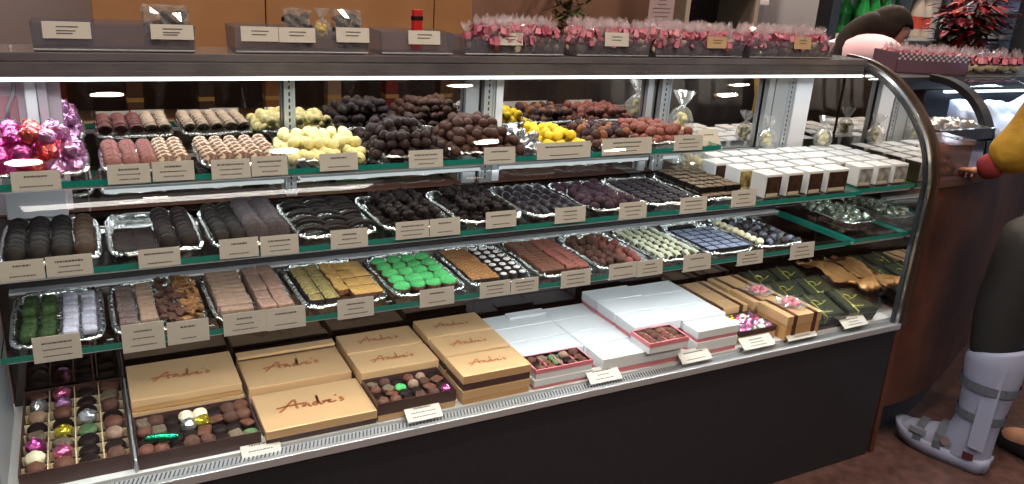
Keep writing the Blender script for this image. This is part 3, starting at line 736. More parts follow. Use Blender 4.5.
put('dark_leaf', [c_bar(.038, .030, .008, m_dark, None, .003, .002, k) for k in range(3)], 'flat dark leaf-like chocolate left of the leaning discs', 'chocolate', 'dark leaf chocolates', lean(*sub(t, .08, .50, .1, .6), z, 2, 5, 22))
put('leaning_disc', [c_pill(.0185, .013, m_dark)], 'dark brown disc leaning in rows right of the dark leaves', 'chocolate', 'dark leaning discs', lean(*sub(t, .50, .94, .08, .86), z, 2, 9, 40))
t = TR2[2]
put('small_dark_disc', [c_pill(.018, .013, m_dark2)], 'black-brown disc left of the grey dusted discs', 'chocolate', 'dark discs by the grey ones', lean(*sub(t, .06, .44, .08, .9), z, 2, 9, 40))
put('grey_disc', [c_pill(.023, .013, m_greyd)], 'large grey dusted disc leaning in two rows', 'chocolate', 'grey dusted discs', lean(*sub(t, .44, .96, .08, .9), z+.004, 2, 9, 42))
t = TR2[3]
put('candied_strip', [c_arc(.062, .005, m_dark2), c_arc(.058, .005, m_dark)], 'long curved dark coated candied strip', 'chocolate', 'dark candied strips', [(x, y, zz+R.uniform(0, .012), R.uniform(-.5, .1), 0, R.uniform(-.35, .35), s) for x, y, zz, _, _, _, s in grid(*sub(t, .08, .92, .08, .9), z, 3, 12, jit=.003)])
t = TR2[4]
put('large_cluster', [c_cluster(.0165, m_dark, k) for k in range(5)], 'large rough dark truffle heaped on the fifth tray of the middle shelf', 'truffle', 'large dark clusters', heap(*sub(t, .05, .95, .06, .92), z-.002, .029, 2))
t = TR2[5]
put('lumpy_cluster', [c_cluster(.0155, m_dark, 20+k) for k in range(5)], 'lumpy dark cluster in the tray right of the large truffles', 'chocolate', 'lumpy dark clusters', heap(*sub(t, .05, .95, .06, .92), z, .029, 2))
t = TR2[6]
put('glossy_roll', [c_roll(.046, .0105, choc('violet_black', (36, 29, 36), (26, 21, 27), .35, coat=.1), k) for k in range(3)], 'long glossy violet-black roll lying in rows', 'chocolate', 'glossy dark rolls', grid(*sub(t, .07, .93, .06, .92), z, 5, 5, rx=.15, rj=.08))
t = TR2[7]
put('purple_truffle', [c_ball(.0138, m_purple, .06, .9, k) for k in range(4)], 'purple dusted dark truffle on the middle shelf', 'truffle', 'purple dusted truffles', grid(*sub(t, .06, .94, .08, .9), z, 5, 7, rj=3))
t = TR2[8]
put('narrow_bar', [c_bar(.031, .0125, .014, m_dark2, choc('slate_top', (46, 41, 46), (34, 30, 35)), .0025, .0006, k) for k in range(2)], 'narrow dark slate-topped bar in the ninth tray of the middle shelf', 'chocolate', 'narrow dark bars', grid(*sub(t, .06, .94, .08, .92), z, 4, 10, rx=.2, rj=.06))
t = TR2[9]
put('taupe_square', [c_bar(.025, .025, .016, m_dark2, m_taupe, .0015)], 'dark square with flat grey-brown top beside the white boxes', 'chocolate', 'grey-brown topped squares', grid(*sub(t, .05, .95, .06, .94), z, 5, 7, rj=.03, jit=.0006)+grid(*sub(t, .05, .95, .16, .94), z+.0165, 5, 6, rj=.03, jit=.0006))

# ---------------- white windowed boxes on the middle shelf
def cake_meshes(w, d, h, front):
    bm = bmesh.new(); add_box(bm, -w/2, w/2, -d/2+.001, d/2, 0, h); bevel(bm, .0015, 1); body = to_mesh(bm, 'carton', m_white_card)
    bm = bmesh.new(); add_box(bm, -w/2+.004, w/2-.004, -d/2-.0006, -d/2+.0008, .003, h-.007); pane = to_mesh(bm, 'window_pane', front)
    bm = bmesh.new(); add_box(bm, -w/2+.006, w/2-.012, -d/2-.0014, -d/2-.0006, .004, h*.2); st = to_mesh(bm, 'seal', mat('pale_gold_seal', S(190, 176, 150), .4))
    return body, pane, st
f_dark = choc('brown_cake_in_window', (72, 50, 38), (44, 32, 26), .45, 60, .1)
f_gold = choc('gold_print_window', (176, 160, 96), (80, 62, 44), .4, 50, .1)
f_sil = choc('silvery_window', (170, 172, 172), (110, 106, 104), .2, 40, .2, coat=.6)
CK = {k: cake_meshes(.060, .058, .066, f) for k, f in (('d', f_dark), ('g', f_gold), ('s', f_sil))}
CKW = cake_meshes(.084, .058, .066, f_dark); CKS = cake_meshes(.058, .058, .060, f_sil)
def cake(ms, x, y, z, rz, label, group):
    t = empty('windowed_box', (x, y, z+.0005), rz, label, 'gift box', group)
    for n, me in zip(('carton', 'window_pane', 'seal'), ms): link(n, me, t)
rows = [(1.565, [(1.655, 'd'), (1.735, 'd'), (1.815, 'd'), (1.905, 'w')]), (1.637, [(1.625, 'g'), (1.70, 'g'), (1.78, 'd'), (1.86, 'd'), (1.94, 'd')]), (1.71, [(1.60, 'd'), (1.675, 'g'), (1.75, 'd'), (1.825, 'd'), (1.90, 'd'), (1.97, 'd')]), (1.785, [(1.66, 'd'), (1.735, 'd'), (1.81, 'd'), (1.885, 'd'), (1.96, 'd')])]
n = 0
for y, items in rows:
    for x, k in items:
        first = y < 1.6
        if first: lab = {1.655: 'white carton with brown cake window, standing foremost nearest the grey-topped squares', 1.735: 'white carton with dark window, second in the foremost row', 1.815: 'white carton with dark window, third in the foremost row', 1.905: 'wide white carton with dark window and pale seal at the row end'}[x]
        elif y < 1.65 and x < 1.71: lab = 'white carton with gold printed window, %s of the gold pair' % ('left' if x < 1.65 else 'right')
        else: lab = 'white carton with window, packed in the rows behind the foremost ones'
        cake(CKW if k == 'w' else CK[k], x, y+.01, Z2, R.uniform(-.03, .03), lab, 'white windowed cartons' if 'packed' in lab else None)
for j in range(4):
    for i in range(3):
        cake(CKS, 2.045+i*.078, 1.592+j*.0715, Z2+.002, R.uniform(-.04, .04)-.05, 'white-topped carton with silvery clear front at the case end', 'silvery fronted cartons')

# ---------------- top glass shelf (Z1)
e1 = [.022, .195, .368, .548, .733, .935, 1.110, 1.278, 1.50]
z = Z1+T
for a, b, y0, y1, l in ((-.60, -.37, 1.63, 1.84, 'of magenta foil balls'), (-.19, .012, 1.63, 1.84, 'of coral and lilac foil balls'), (.022, .190, 1.63, 1.84, 'of pink-brown leaning truffles'), (.198, .364, 1.63, 1.84, 'of cream striped truffles'), (.372, .545, 1.63, 1.84, 'of pale yellow truffles'),
        (.552, .728, 1.63, 1.84, 'of heaped rough black-brown truffles'), (.735, .925, 1.63, 1.84, 'of heaped brown truffles'), (.93, 1.105, 1.63, 1.84, 'of silver wrapped and yellow truffles'), (1.11, 1.275, 1.63, 1.84, 'of mixed brown truffles'), (1.282, 1.47, 1.63, 1.84, 'of red-brown truffles')):
    if a > -.5: tray(a+.003, b-.003, y0, y1, Z1, 'silver foil tray %s on the top glass shelf' % l)
fb = lambda m, s: [c_foil(.0185, m, s+k) for k in range(3)]
fo = heap(-.36, .008, 1.64, 1.835, z, .036, 3, True)
put('magenta_foil_ball', fb(m_fmag, 0), 'magenta foil wrapped ball at the far end of the foil heap', 'sweet', 'magenta foil balls', [s_ for s_ in fo if s_[0] < -.10])
put('coral_foil_ball', fb(m_fred, 5), 'coral foil wrapped ball between magenta and lilac ones', 'sweet', 'coral foil balls', [s_ for s_ in fo if -.10 <= s_[0] < -.055])
put('lilac_foil_ball', fb(m_flil, 9), 'lilac foil wrapped ball beside the pink-brown truffles', 'sweet', 'lilac foil balls', [s_ for s_ in fo if s_[0] >= -.055])
t = (.026, .186, 1.64, 1.83)
put('pink_brown_truffle', [c_pill(.0160, .013, m_pinkt)], 'pink-brown rounded truffle leaning in three columns', 'truffle', 'pink-brown truffles', lean(*sub(t, .03, .62, .04, .96), z, 3, 8, 40))
put('striped_disc', [c_pill(.0160, .015, m_stripe)], 'brown truffle with pale stripes beside the pink-brown ones', 'truffle', 'pale striped truffles', lean(*sub(t, .62, .98, .04, .96), z, 2, 8, 40))
t = (.202, .36, 1.64, 1.83)
put('cream_striped_truffle', [c_pill(.0158, .015, m_stripe)], 'cream striped dark truffle leaning left of the pale yellow ones', 'truffle', 'cream striped truffles', lean(*sub(t, .03, .98, .04, .96), z, 5, 8, 40))
put('pale_yellow_truffle', [c_ball(.0132, m_yelp, .03, .95, k) for k in range(3)], 'round pale yellow truffle heaped in its tray', 'truffle', 'pale yellow truffles', heap(.375, .545, 1.635, 1.83, z, .0258, 1)+heap(.385, .54, 1.69, 1.83, z+.020, .0258, 1))
put('rough_black_truffle', [c_ball(.0134, m_darkball, .14, .95, k, 3) for k in range(4)], 'rough black-brown truffle in a high heap', 'truffle', 'rough black-brown truffles', heap(.555, .732, 1.636, 1.832, z, .0245, 3)+heap(.60, .70, 1.72, 1.80, z+.050, .0245, 1))
put('rough_brown_truffle', [c_ball(.0134, m_brownball, .12, .95, k, 3) for k in range(4)], 'rough brown truffle in the tallest heap', 'truffle', 'rough brown truffles', heap(.742, .920, 1.636, 1.832, z, .0245, 3)+heap(.78, .88, 1.71, 1.80, z+.050, .0245, 1))
put('silver_wrapped_sweet', [c_foil(.015, m_fsil, 60+k, 1) for k in range(3)], 'silver wrapped sweet between brown heap and yellow truffles', 'sweet', 'silver wrapped sweets', heap(.93, .99, 1.64, 1.83, z, .027, 2))
put('yellow_truffle', [c_ball(.013, m_yel, .06, .95, k) for k in range(3)], 'bright yellow truffle in rows', 'truffle', 'bright yellow truffles', grid(.99, 1.10, 1.64, 1.83, z, 4, 7, rj=3)+grid(1.0, 1.09, 1.67, 1.82, z+.018, 3, 5, rj=3))
put('mixed_brown_truffle', [c_ball(.0132, m_brownball, .06, .95, 0), c_ball(.0132, m_orange_br, .06, .95, 1), c_ball(.0132, m_purple, .06, .95, 2)], 'brown truffle of mixed shade between yellow and red-brown ones', 'truffle', 'mixed brown truffles', grid(1.117, 1.27, 1.64, 1.83, z, 6, 7, rj=3)+grid(1.13, 1.26, 1.67, 1.82, z+.018, 5, 5, rj=3))
put('red_brown_truffle', [c_ball(.0132, m_redbr, .06, .95, k) for k in range(3)], 'red-brown truffle in the tray before the cellophane bags', 'truffle', 'red-brown truffles', grid(1.29, 1.465, 1.64, 1.83, z, 7, 7, rj=3)+grid(1.30, 1.45, 1.67, 1.82, z+.018, 6, 5, rj=3))

# cellophane gift bags
m_cel = thin_glass('cellophane', (.97, .97, .97), 1.5, .04, .12, (.95, .95, .95), .12)
def bag(x, y, z, s, rz, label, cat='gift bag', fill=None, name='cellophane_bag', group=None):
    t = empty(name, (x, y, z), rz, label, cat, group); r = random.Random(int(x*1000))
    bm = bmesh.new(); lathe(bm, [(.0, 0), (.030*s, .001), (.036*s, .02*s), (.034*s, .045*s), (.020*s, .068*s), (.006*s, .078*s), (.016*s, .092*s), (.030*s, .118*s)], 18, wob=lambda k, a: 1+.13*sin(a*(5 if k < 4 else 8)+k)+r.uniform(-.06, .06))
    link('cellophane', to_mesh(bm, 'cellophane', m_cel), t)
    bm = bmesh.new()
    for i in range(9): sphere(bm, (r.uniform(-.016, .016)*s, r.uniform(-.016, .016)*s, (.012+.005*i)*s), .011*s, 1, seed=i)
    link('filling', to_mesh(bm, 'filling', fill or m_yelp, True), t)
    bm = bmesh.new(); lathe(bm, [(.0065*s, .075*s), (.0085*s, .078*s), (.0065*s, .081*s)], 10)
    link('tie', to_mesh(bm, 'tie', m_chrome, True), t); return t
bag(1.50, 1.78, Z1, 1.0, .3, 'cellophane bag of pale sweets behind the red-brown truffles')
bag(1.57, 1.785, Z2+.0, 1.25, 1.0, 'cellophane bag of sweets beside the upright and the white cartons')
bag(1.90, 1.835, Z2+.068, .8, 1.0, 'small cellophane bag standing on the white cartons')
bag(2.13, 1.82, Z2+.066, .8, 2.0, 'small cellophane bag at the mirrored end on silvery cartons')
# ---------------- price cards
CARD = {}
def card(px0, px1, py0, py1, y, label, tilt=.12, seed=0, z=None):
    a, b = at(px0, py1, 1, y), at(px1, py1, 1, y); tp = at((px0+px1)/2, py0, 1, y+.006); bt = at((px0+px1)/2, py1, 1, y)
    w, h = b.x-a.x, (tp-bt).length*(1.15 if tilt > .9 else 1)
    bm = bmesh.new(); add_box(bm, -w/2, w/2, -.0006, .0006, 0, h)
    rr = random.Random(int(px0*7+py0))
    n = rr.choice((2, 3, 3))
    for k in range(n):
        ww = w*rr.uniform(.18, .36); zz = h*(.72-.52*k/max(1, n-1)); hh = .0016 if k == 0 else .0011
        x = -ww
        while x < ww:
            l = rr.uniform(.002, .007)*(w/.1); add_box(bm, x, min(x+l, ww), -.0009, -.0006, zz-hh, zz+hh, 1); x += l+.0012
    add_box(bm, -w/2, w/2, -.0004, .006, -.0012, 0, 2)
    zb = (z if z is not None else bt.z)
    o = link('price_card', to_mesh(bm, 'price_card', [m_card, m_ink, m_card_top]), None, ((a.x+b.x)/2, y, bt.z), (-tilt, 0, 0))
    return tag(o, label, 'price card', None)
C3 = [((34, 83, 335, 360), 'before the green and white squares'), ((123, 166, 323, 350), 'before the brown and tan blocks'), ((168, 210, 320, 342), 'before the nut bark'), ((224, 267, 312, 333), 'before the smooth tan praline bars'), ((267, 306, 307, 328), 'before the rosy praline bars'), ((338, 374, 298, 317), 'before the sesame squares'), ((420, 454, 288, 305), 'before the bright green rounds'), ((480, 510, 281, 296), 'before the chopped nut squares'), ((511, 538, 278, 292), 'before the white dotted rounds'), ((561, 590, 270, 286), 'before the long ridged bars'), ((609, 636, 263, 278), 'before the cocoa truffles'), ((637, 662, 260, 275), 'before the caramel truffles'), ((683, 710, 254, 270), 'before the drizzled fingers'), ((737, 762, 251, 264), 'before the pale blue tiles'), ((790, 813, 243, 258), 'before the marbled balls')]
C2 = [((0, 46, 260, 280), 'before the leftmost dark discs'), ((47, 94, 255, 275), 'before the olive brown discs'), ((139, 181, 248, 266), 'before the leaning dark discs'), ((220, 259, 238, 257), 'before the dark discs next to grey ones'), ((261, 299, 235, 254), 'before the large grey dusted discs'), ((331, 368, 229, 247), 'before the candied strips'), ((396, 429, 221, 238), 'before the large dark truffle heap'), ((430, 460, 218, 235), 'between the large and the lumpy clusters'), ((486, 516, 211, 227), 'before the lumpy clusters'), ((555, 585, 207, 222), 'before the glossy rolls'), ((619, 646, 202, 218), 'before the purple truffles'), ((680, 706, 197, 212), 'before the narrow dark bars'), ((731, 755, 190, 206), 'before the grey-topped squares')]
C1 = [((12, 62, 171, 190), 'before the coral foil balls'), ((108, 151, 164, 183), 'before the pink-brown truffles'), ((153, 195, 161, 180), 'before the pale striped truffles'), ((212, 251, 159, 178), 'before the cream striped truffles'), ((252, 288, 156, 175), 'under the upright beside the cream striped truffles'), ((320, 358, 153, 170), 'before the pale yellow truffles'), ((409, 443, 150, 167), 'before the black-brown truffle heap'), ((484, 515, 147, 163), 'before the brown truffle heap'), ((537, 590, 142, 158), 'wide, before the yellow truffles'), ((602, 651, 138, 154), 'wide, before the mixed brown truffles'), ((674, 702, 135, 150), 'before the red-brown truffles')]
for (b, l) in C3: card(*b, 1.520, 'cream price card on the lowest glass shelf, %s' % l)
for (b, l) in C2: card(*b, 1.521, 'cream price card on the middle glass shelf, %s' % l)
for (b, l) in C1: card(*b, 1.612, 'cream price card on the top glass shelf, %s' % l)
card(703, 722, 128, 149, 1.66, 'tilted grey price card beside the cellophane bags', .6)
CD = [((243, 283, 440, 460), 'below the plain gold box'), ((408, 443, 404, 419), 'below the brown open box of assorted chocolates'), ((591, 622, 367, 381), 'below the white boxes'), ((683, 712, 349, 361), 'below the raised white boxes'), ((745, 775, 336, 347), 'below the open box of pink sweets'), ((789, 817, 327, 338), 'below the ribboned gold box'), ((845, 868, 316, 326), 'below the black boxes')]
for (b, l) in CD: card(*b, 1.502, 'pale price card lying on the bottom rail, %s' % l, 1.0)
# ================================================================== boxes on the deck
# hand-written shop name, as strokes on a unit wide field
STROKES = [
    [(.02, .05), (.10, .25), (.20, .62), (.27, .80), (.26, .55), (.25, .20), (.27, .12)], [(.0, .34), (.12, .40), (.33, .42), (.40, .40)],
    [(.33, .14), (.345, .34), (.35, .16), (.385, .33), (.41, .32), (.415, .14), (.44, .13)],
    [(.53, .30), (.50, .35), (.46, .24), (.49, .12), (.53, .22), (.555, .60), (.56, .85), (.545, .45), (.555, .13), (.585, .13)],
    [(.60, .14), (.61, .34), (.62, .24), (.66, .34)], [(.66, .22), (.71, .28), (.70, .35), (.665, .28), (.675, .14), (.73, .13), (.77, .2)],
    [(.80, .62), (.79, .50)], [(.87, .34), (.84, .36), (.83, .30), (.875, .22), (.85, .12), (.81, .12)]]
def script_mesh(w, h, wd, m):
    bm = bmesh.new()
    for st in STROKES:
        P = smooth([(x*w, y*h) for x, y in st], 2); pr = None
        for i, p in enumerate(P):
            a, b = P[max(0, i-1)], P[min(len(P)-1, i+1)]; t = Vector((b[0]-a[0], b[1]-a[1])).normalized(); nn = (-t.y*wd/2, t.x*wd/2)
            q = [bm.verts.new((p[0]+nn[0]*s, p[1]+nn[1]*s, z)) for s in (1, -1) for z in (0, .0004)]
            if pr:
                bm.faces.new((pr[1], q[1], q[3], pr[3])); bm.faces.new((pr[0], pr[1], q[1], q[0])); bm.faces.new((pr[2], q[2], q[3], pr[3]))
            pr = q
    return to_mesh(bm, 'lettering', m)

def rbox(x0, x1, y0, y1, z0, z1, m, name, parent, bev=.0015):
    bm = bmesh.new(); add_box(bm, x0, x1, y0, y1, z0, z1); bevel(bm, bev, 2); return link(name, to_mesh(bm, name, m), parent)

def lidded(x0, x1, y0, y1, z, h, label, group=None, m=m_gold, mb=m_choc_box, letter=True, name='gold_chocolate_box', cat='chocolate box', lid_h=.62, rz=0, lsc=.62, base_m=None):
    w, d = x1-x0, y1-y0
    t = empty(name, ((x0+x1)/2, (y0+y1)/2, z+.0004), rz, label, cat, group)
    rbox(-w/2+.0015, w/2-.0015, -d/2+.0015, d/2-.0015, 0, h*.9, mb, 'base', t)
    rbox(-w/2, w/2, -d/2, d/2, h*(1-lid_h), h, m, 'lid', t, .002)
    if letter:
        lw = w*lsc; link('lettering', script_mesh(lw, lw*.36, lw*.034, m_letter), t, (-lw*.48, -lw*.10, h+.0001))
    return t

def open_box(x0, x1, y0, y1, z, h, label, nx, ny, m_out=m_choc_box, m_rim=m_choc_box, m_in=None, name='open_chocolate_box', wall=.0025, div=None):
    """walls and floor, a paper insert with dividers"""
    w, d = x1-x0, y1-y0; t = empty(name, ((x0+x1)/2, (y0+y1)/2, z+.0004), 0, label, 'chocolate box')
    bm = bmesh.new(); add_box(bm, -w/2, w/2, -d/2, d/2, 0, .003)
    for b in ((-w/2, -w/2+wall, -d/2, d/2), (w/2-wall, w/2, -d/2, d/2), (-w/2+wall, w/2-wall, -d/2, -d/2+wall), (-w/2+wall, w/2-wall, d/2-wall, d/2)): add_box(bm, *b, .003, h)
    link('tray_base', to_mesh(bm, 'tray_base', m_out), t)
    if m_rim is not m_out:
        bm = bmesh.new()
        for b in ((-w/2-.001, -w/2+wall, -d/2-.001, d/2+.001), (w/2-wall, w/2+.001, -d/2-.001, d/2+.001), (-w/2+wall, w/2-wall, -d/2-.001, -d/2+wall), (-w/2+wall, w/2-wall, d/2-wall, d/2+.001)): add_box(bm, *b, h*.62, h+.001)
        link('rim', to_mesh(bm, 'rim', m_rim), t)
    di = div or mat('cream_divider', S(206, 186, 150), .5)
    bm = bmesh.new()
    for i in range(1, nx): xx = -w/2+w*i/nx; add_box(bm, xx-.0009, xx+.0009, -d/2+wall, d/2-wall, .003, h*.92)
    for j in range(1, ny): yy = -d/2+d*j/ny; add_box(bm, -w/2+wall, w/2-wall, yy-.0006, yy+.0006, .003, h*.62)
    link('divider', to_mesh(bm, 'divider', di), t)
    return t

def assort(x0, x1, y0, y1, z, nx, ny, r, where, group, pal=None, skip=()):
    """a mixed assortment, one piece to a cell; each kind is described by its look"""
    K = [('round_milk_chocolate', c_ball(r, m_milk, .08, .8), 'round milk chocolate'), ('oval_dark_chocolate', c_disc(r*1.02, r*.9, m_dark), 'smooth dark round chocolate'), ('cocoa_ball', c_ball(r, m_cocoa, .18, .8, 3), 'rough cocoa coated ball'), ('square_chocolate', c_bar(r*1.8, r*1.7, r*1.1, m_milk, m_taupe, r*.3), 'square chocolate with paler top'), ('ridged_dark_chocolate', c_bar(r*1.9, r*1.6, r*1.1, m_dark, m_milk, r*.3, .001, 3), 'ridged dark chocolate'), ('tan_chocolate', c_ball(r*.95, m_tan, .08, .8, 5), 'tan rounded chocolate')]
    P = pal or [0, 1, 2, 3, 4, 0, 2, 1, 5]
    X = {'w': ('white_chocolate', c_ball(r, m_cream, .08, .8), 'cream white chocolate'), 's': ('silver_sweet', c_foil(r*.95, m_fsil, 3), 'silver wrapped sweet'), 'y': ('yellow_foil_sweet', c_foil(r*.95, m_fyel, 4), 'yellow wrapped sweet'), 'p': ('pink_foil_sweet', c_foil(r*.95, m_fpink, 5), 'pink wrapped sweet'), 'm': ('magenta_foil_sweet', c_foil(r*.95, m_fmag, 6), 'magenta wrapped sweet'), 'l': ('lilac_foil_sweet', c_foil(r*.95, m_flil, 7), 'lilac wrapped sweet'), 'g': ('green_topped_chocolate', c_disc(r, r*.9, m_dark, choc('moss_top', (92, 120, 84), (70, 92, 60), .6)), 'green topped chocolate'), 'o': ('sage_round_chocolate', c_disc(r, r*.9, m_milk, m_green), 'bright green topped chocolate')}
    sp = dict(skip)
    for j in range(ny):
        for i in range(nx):
            k = sp.get((i, j)); nm, me, d = X[k] if k in X else K[P[(i*5+j*7+i*j) % len(P)]]
            if k == '-': continue
            put(nm, [me], '%s %s' % (d, where), 'chocolate', '%s, %s' % (d, group), [(x0+(x1-x0)*(i+.5)/nx, y0+(y1-y0)*(j+.5)/ny, z, R.uniform(-.15, .15), R.uniform(-.15, .15), R.uniform(0, 3), R.uniform(.94, 1.05))])

zd = DZ
# 1 big open box at the left (rows counted from the front)
open_box(-.168, .026, 1.545, 1.878, zd, .036, 'open brown box of assorted chocolates in four columns, leftmost on the deck', 4, 8)
assort(-.165, .023, 1.548, 1.875, zd+.0125, 4, 8, .0195, 'in the leftmost open box', 'leftmost open box', skip={(0, 2): 'm', (0, 1): 'w', (0, 6): 's', (1, 7): 'p', (1, 6): 'l', (1, 3): 'y', (1, 1): 'p', (2, 3): 'g', (2, 4): 's'}.items())
rbox(.029, .0345, 1.528, 1.885, zd+.0004, zd+.03, m_alu, 'deck_divider', case)
# 2 open box with white ones and its closed gold box behind
open_box(.037, .274, 1.535, 1.688, zd, .034, 'open brown box of chocolates with a bright green wrapped bar on it', 1, 1, div=m_choc_box)
assort(.040, .271, 1.538, 1.685, zd+.0135, 8, 4, .0170, 'in the open box with the green bar', 'box with the green bar', skip={(3, 3): 'w', (4, 3): 'w', (4, 2): 'y', (3, 2): 's', (7, 0): 'g', (5, 1): 5, (0, 1): 5, (2, 1): 5}.items())
bm = bmesh.new(); tube(bm, [(-.034, 0, 0), (-.024, 0, .001), (0, 0, .002), (.022, 0, .001), (.032, 0, 0)], [.004, .008, .0095, .008, .004], 10)
o = link('green_wrapped_bar', to_mesh(bm, 'green_wrapped_bar', m_grn_foil, True), None, (.085, 1.565, zd+.046), (0, 0, radians(-14))); tag(o, 'bright green foil wrapped bar lying across the open box', 'sweet')
lidded(.037, .270, 1.700, 1.868, zd, .036, 'lower gold box with raised box on it behind the open box with the green bar', letter=False, lid_h=.5)
lidded(.037, .266, 1.698, 1.868, zd+.037, .030, 'pale glossy gold box stacked behind the open box with the green bar', mb=m_gold_side)
# 3 gold pair beside
lidded(.282, .528, 1.528, 1.688, zd, .034, 'flat gold box with dark script at the front beside the open box', lsc=.7)
lidded(.280, .522, 1.702, 1.865, zd, .046, 'gold box with a raised lid edge behind the flat front gold box', mb=m_gold_side)
b = lidded(.280, .520, 1.838, 1.868, zd+.0465, .012, 'narrow gold box strip lying at the back of the gold boxes', letter=False)
# 4 centre-left stack and its open box
lidded(.530, .730, 1.655, 1.755, zd, .062, 'gold script box behind the brown open box, nearer of the pair', lid_h=.5)
lidded(.530, .730, 1.762, 1.868, zd, .062, 'gold script box behind the brown open box, farther of the pair', lid_h=.5)
lidded(.530, .722, 1.530, 1.650, zd, .016, 'gold lid under the small brown open box', letter=False, lid_h=.95)
open_box(.530, .722, 1.530, 1.650, zd+.0165, .030, 'small brown open box of chocolates between gold boxes', 1, 1, div=m_choc_box)
assort(.534, .718, 1.534, 1.646, zd+.0275, 6, 4, .0142, 'in the small brown open box between the gold boxes', 'small box between the gold boxes', skip={(2, 2): 'o', (5, 0): 'm', (1, 2): 5, (4, 1): 5}.items())
# 5 double-height gold stacks
for k, (y0, y1, n) in enumerate(((1.528, 1.632, 'nearest'), (1.640, 1.742, 'middle'), (1.750, 1.858, 'farthest'))):
    lidded(.738, .922, y0, y1, zd, .036, 'gold box at the bottom of the %s gold stack beside the white boxes' % n, letter=False, mb=m_gold_side)
    lidded(.738, .922, y0, y1, zd+.037, .040, 'gold script box on top of the %s gold stack beside the white boxes' % n, lid_h=.55)
# 6 flat white boxes, two columns
def white(x0, x1, y0, y1, z, h, label, group=None):
    return lidded(x0, x1, y0, y1, z, h, label, group, m=m_white_card, mb=m_pink_card, letter=False, name='white_chocolate_box', lid_h=.72)
rowsW = [(1.62, 1.70), (1.703, 1.783), (1.786, 1.868)]
for i, (a, b) in enumerate(((.930, 1.135), (1.138, 1.395))):
    for j, (c, d) in enumerate((([(1.53, 1.615)] if i else [])+rowsW)):
        white(a, b, c, d, zd, .048, 'flat white lidded box laid edge to edge beside the gold stacks', 'flat white boxes beside the gold stacks')
tag(rbox(1.02, 1.14, 1.83, 1.862, zd+.0488, zd+.056, m_white_card, 'flat_white_carton', None), 'small flat white carton lying on the white boxes at the back', 'carton')
white(.935, 1.110, 1.530, 1.612, zd, .026, 'white box under the small pink-rimmed open box')
open_box(.940, 1.106, 1.532, 1.610, zd+.0265, .026, 'small pink-rimmed open box before the flat white boxes', 4, 2, m_out=m_white_card, m_rim=m_pink_card, div=m_pink_card)
assort(.944, 1.102, 1.535, 1.607, zd+.036, 5, 3, .0135, 'in the small pink-rimmed box', 'small pink-rimmed box', skip={(2, 2): 'g', (2, 1): 'g'}.items())
# 7 raised white boxes
for i, (a, b) in enumerate(((1.282, 1.445), (1.45, 1.61))):
    for j, (c, d) in enumerate(((1.60, 1.69), (1.694, 1.782), (1.786, 1.868))):
        if i: white(a, b, c, d, zd, .042, 'white box at the bottom of the raised white stacks', 'lower boxes of the raised white stacks')
        white(a, b, c, d, zd+(.0485 if i == 0 else .043), .038, 'white box on top of the raised white stacks', 'upper boxes of the raised white stacks')
white(1.45, 1.60, 1.53, 1.596, zd, .042, 'white box at the foot of the raised stack front right'); white(1.45, 1.60, 1.53, 1.596, zd+.043, .034, 'white box with pink base topping the front of the raised stack')
open_box(1.270, 1.400, 1.512, 1.596, zd+.0485, .030, 'pink-rimmed open box raised on the white boxes', 4, 3, m_out=m_white_card, m_rim=m_pink_card, div=m_pink_card)
assort(1.273, 1.397, 1.515, 1.593, zd+.063, 4, 3, .0138, 'in the raised pink-rimmed box', 'raised pink-rimmed box', pal=[0, 2, 0, 4])
# 8 open gold box with pink and yellow balls
open_box(1.625, 1.765, 1.545, 1.655, zd, .040, 'open gold box of pink and lilac wrapped balls', 5, 4, m_out=m_gold, m_rim=m_choc_box, div=m_choc_box)
sk = {(i, j): 'plwlplsylwp'[(i*3+j*5) % 11] for i in range(5) for j in range(4)}
assort(1.629, 1.761, 1.549, 1.651, zd+.022, 5, 4, .0142, 'in the open gold box of pink balls', 'open gold box of pink balls', skip=sk.items())
# 9 ribboned gold boxes
def ribboned(x0, x1, y0, y1, z, h, label, flower=True, rz=0, cross=True):
    t = lidded(x0, x1, y0, y1, z, h, label, m=m_gold, mb=m_gold_side, letter=False, name='ribboned_gold_box', rz=rz, lid_h=.4); w, d = x1-x0, y1-y0
    rb = bmesh.new(); ww = .007
    add_box(rb, -w*.28-ww, -w*.28+ww, -d/2-.0012, d/2+.0012, 0, h+.0012); 
    if cross: add_box(rb, w*.30-ww, w*.30+ww, -d/2-.0012, d/2+.0012, 0, h+.0012)
    link('ribbon', to_mesh(rb, 'ribbon', m_ribbon), t)
    if flower:
        bm = bmesh.new(); lathe(bm, [(.004, h+.001), (.036, h+.004), (.046, h+.012), (.040, h+.020)], 14, wob=lambda k, a: 1+.15*sin(a*7+k))
        link('cellophane_rosette', to_mesh(bm, 'cellophane_rosette', m_cel), t)
        bm = bmesh.new()
        for k in range(7): sphere(bm, (.018*cos(k*.9), .018*sin(k*.9), h+.012), .0105, 1, seed=k)
        link('pink_sweets', to_mesh(bm, 'pink_sweets', mat('dusty_pink_sweet', S(180, 104, 116), .5), True), t)
    return t
ribboned(1.775, 1.915, 1.515, 1.640, zd, .078, 'gold box with brown ribbon and pink rosette, nearest of the gift boxes')
ribboned(1.772, 1.905, 1.650, 1.760, zd, .070, 'gold ribboned box with rosette behind the nearest gift box')
ribboned(1.772, 1.900, 1.768, 1.868, zd, .066, 'gold ribboned box at the back under the shelf', flower=False)
for k, (c, d) in enumerate(((1.665, 1.725), (1.730, 1.795), (1.80, 1.868))):
    ribboned(1.625, 1.762, c, d, zd, .060, 'narrow gold ribboned box in the row left of the rosettes, %s' % ('nearest', 'second', 'farthest')[k], flower=False)
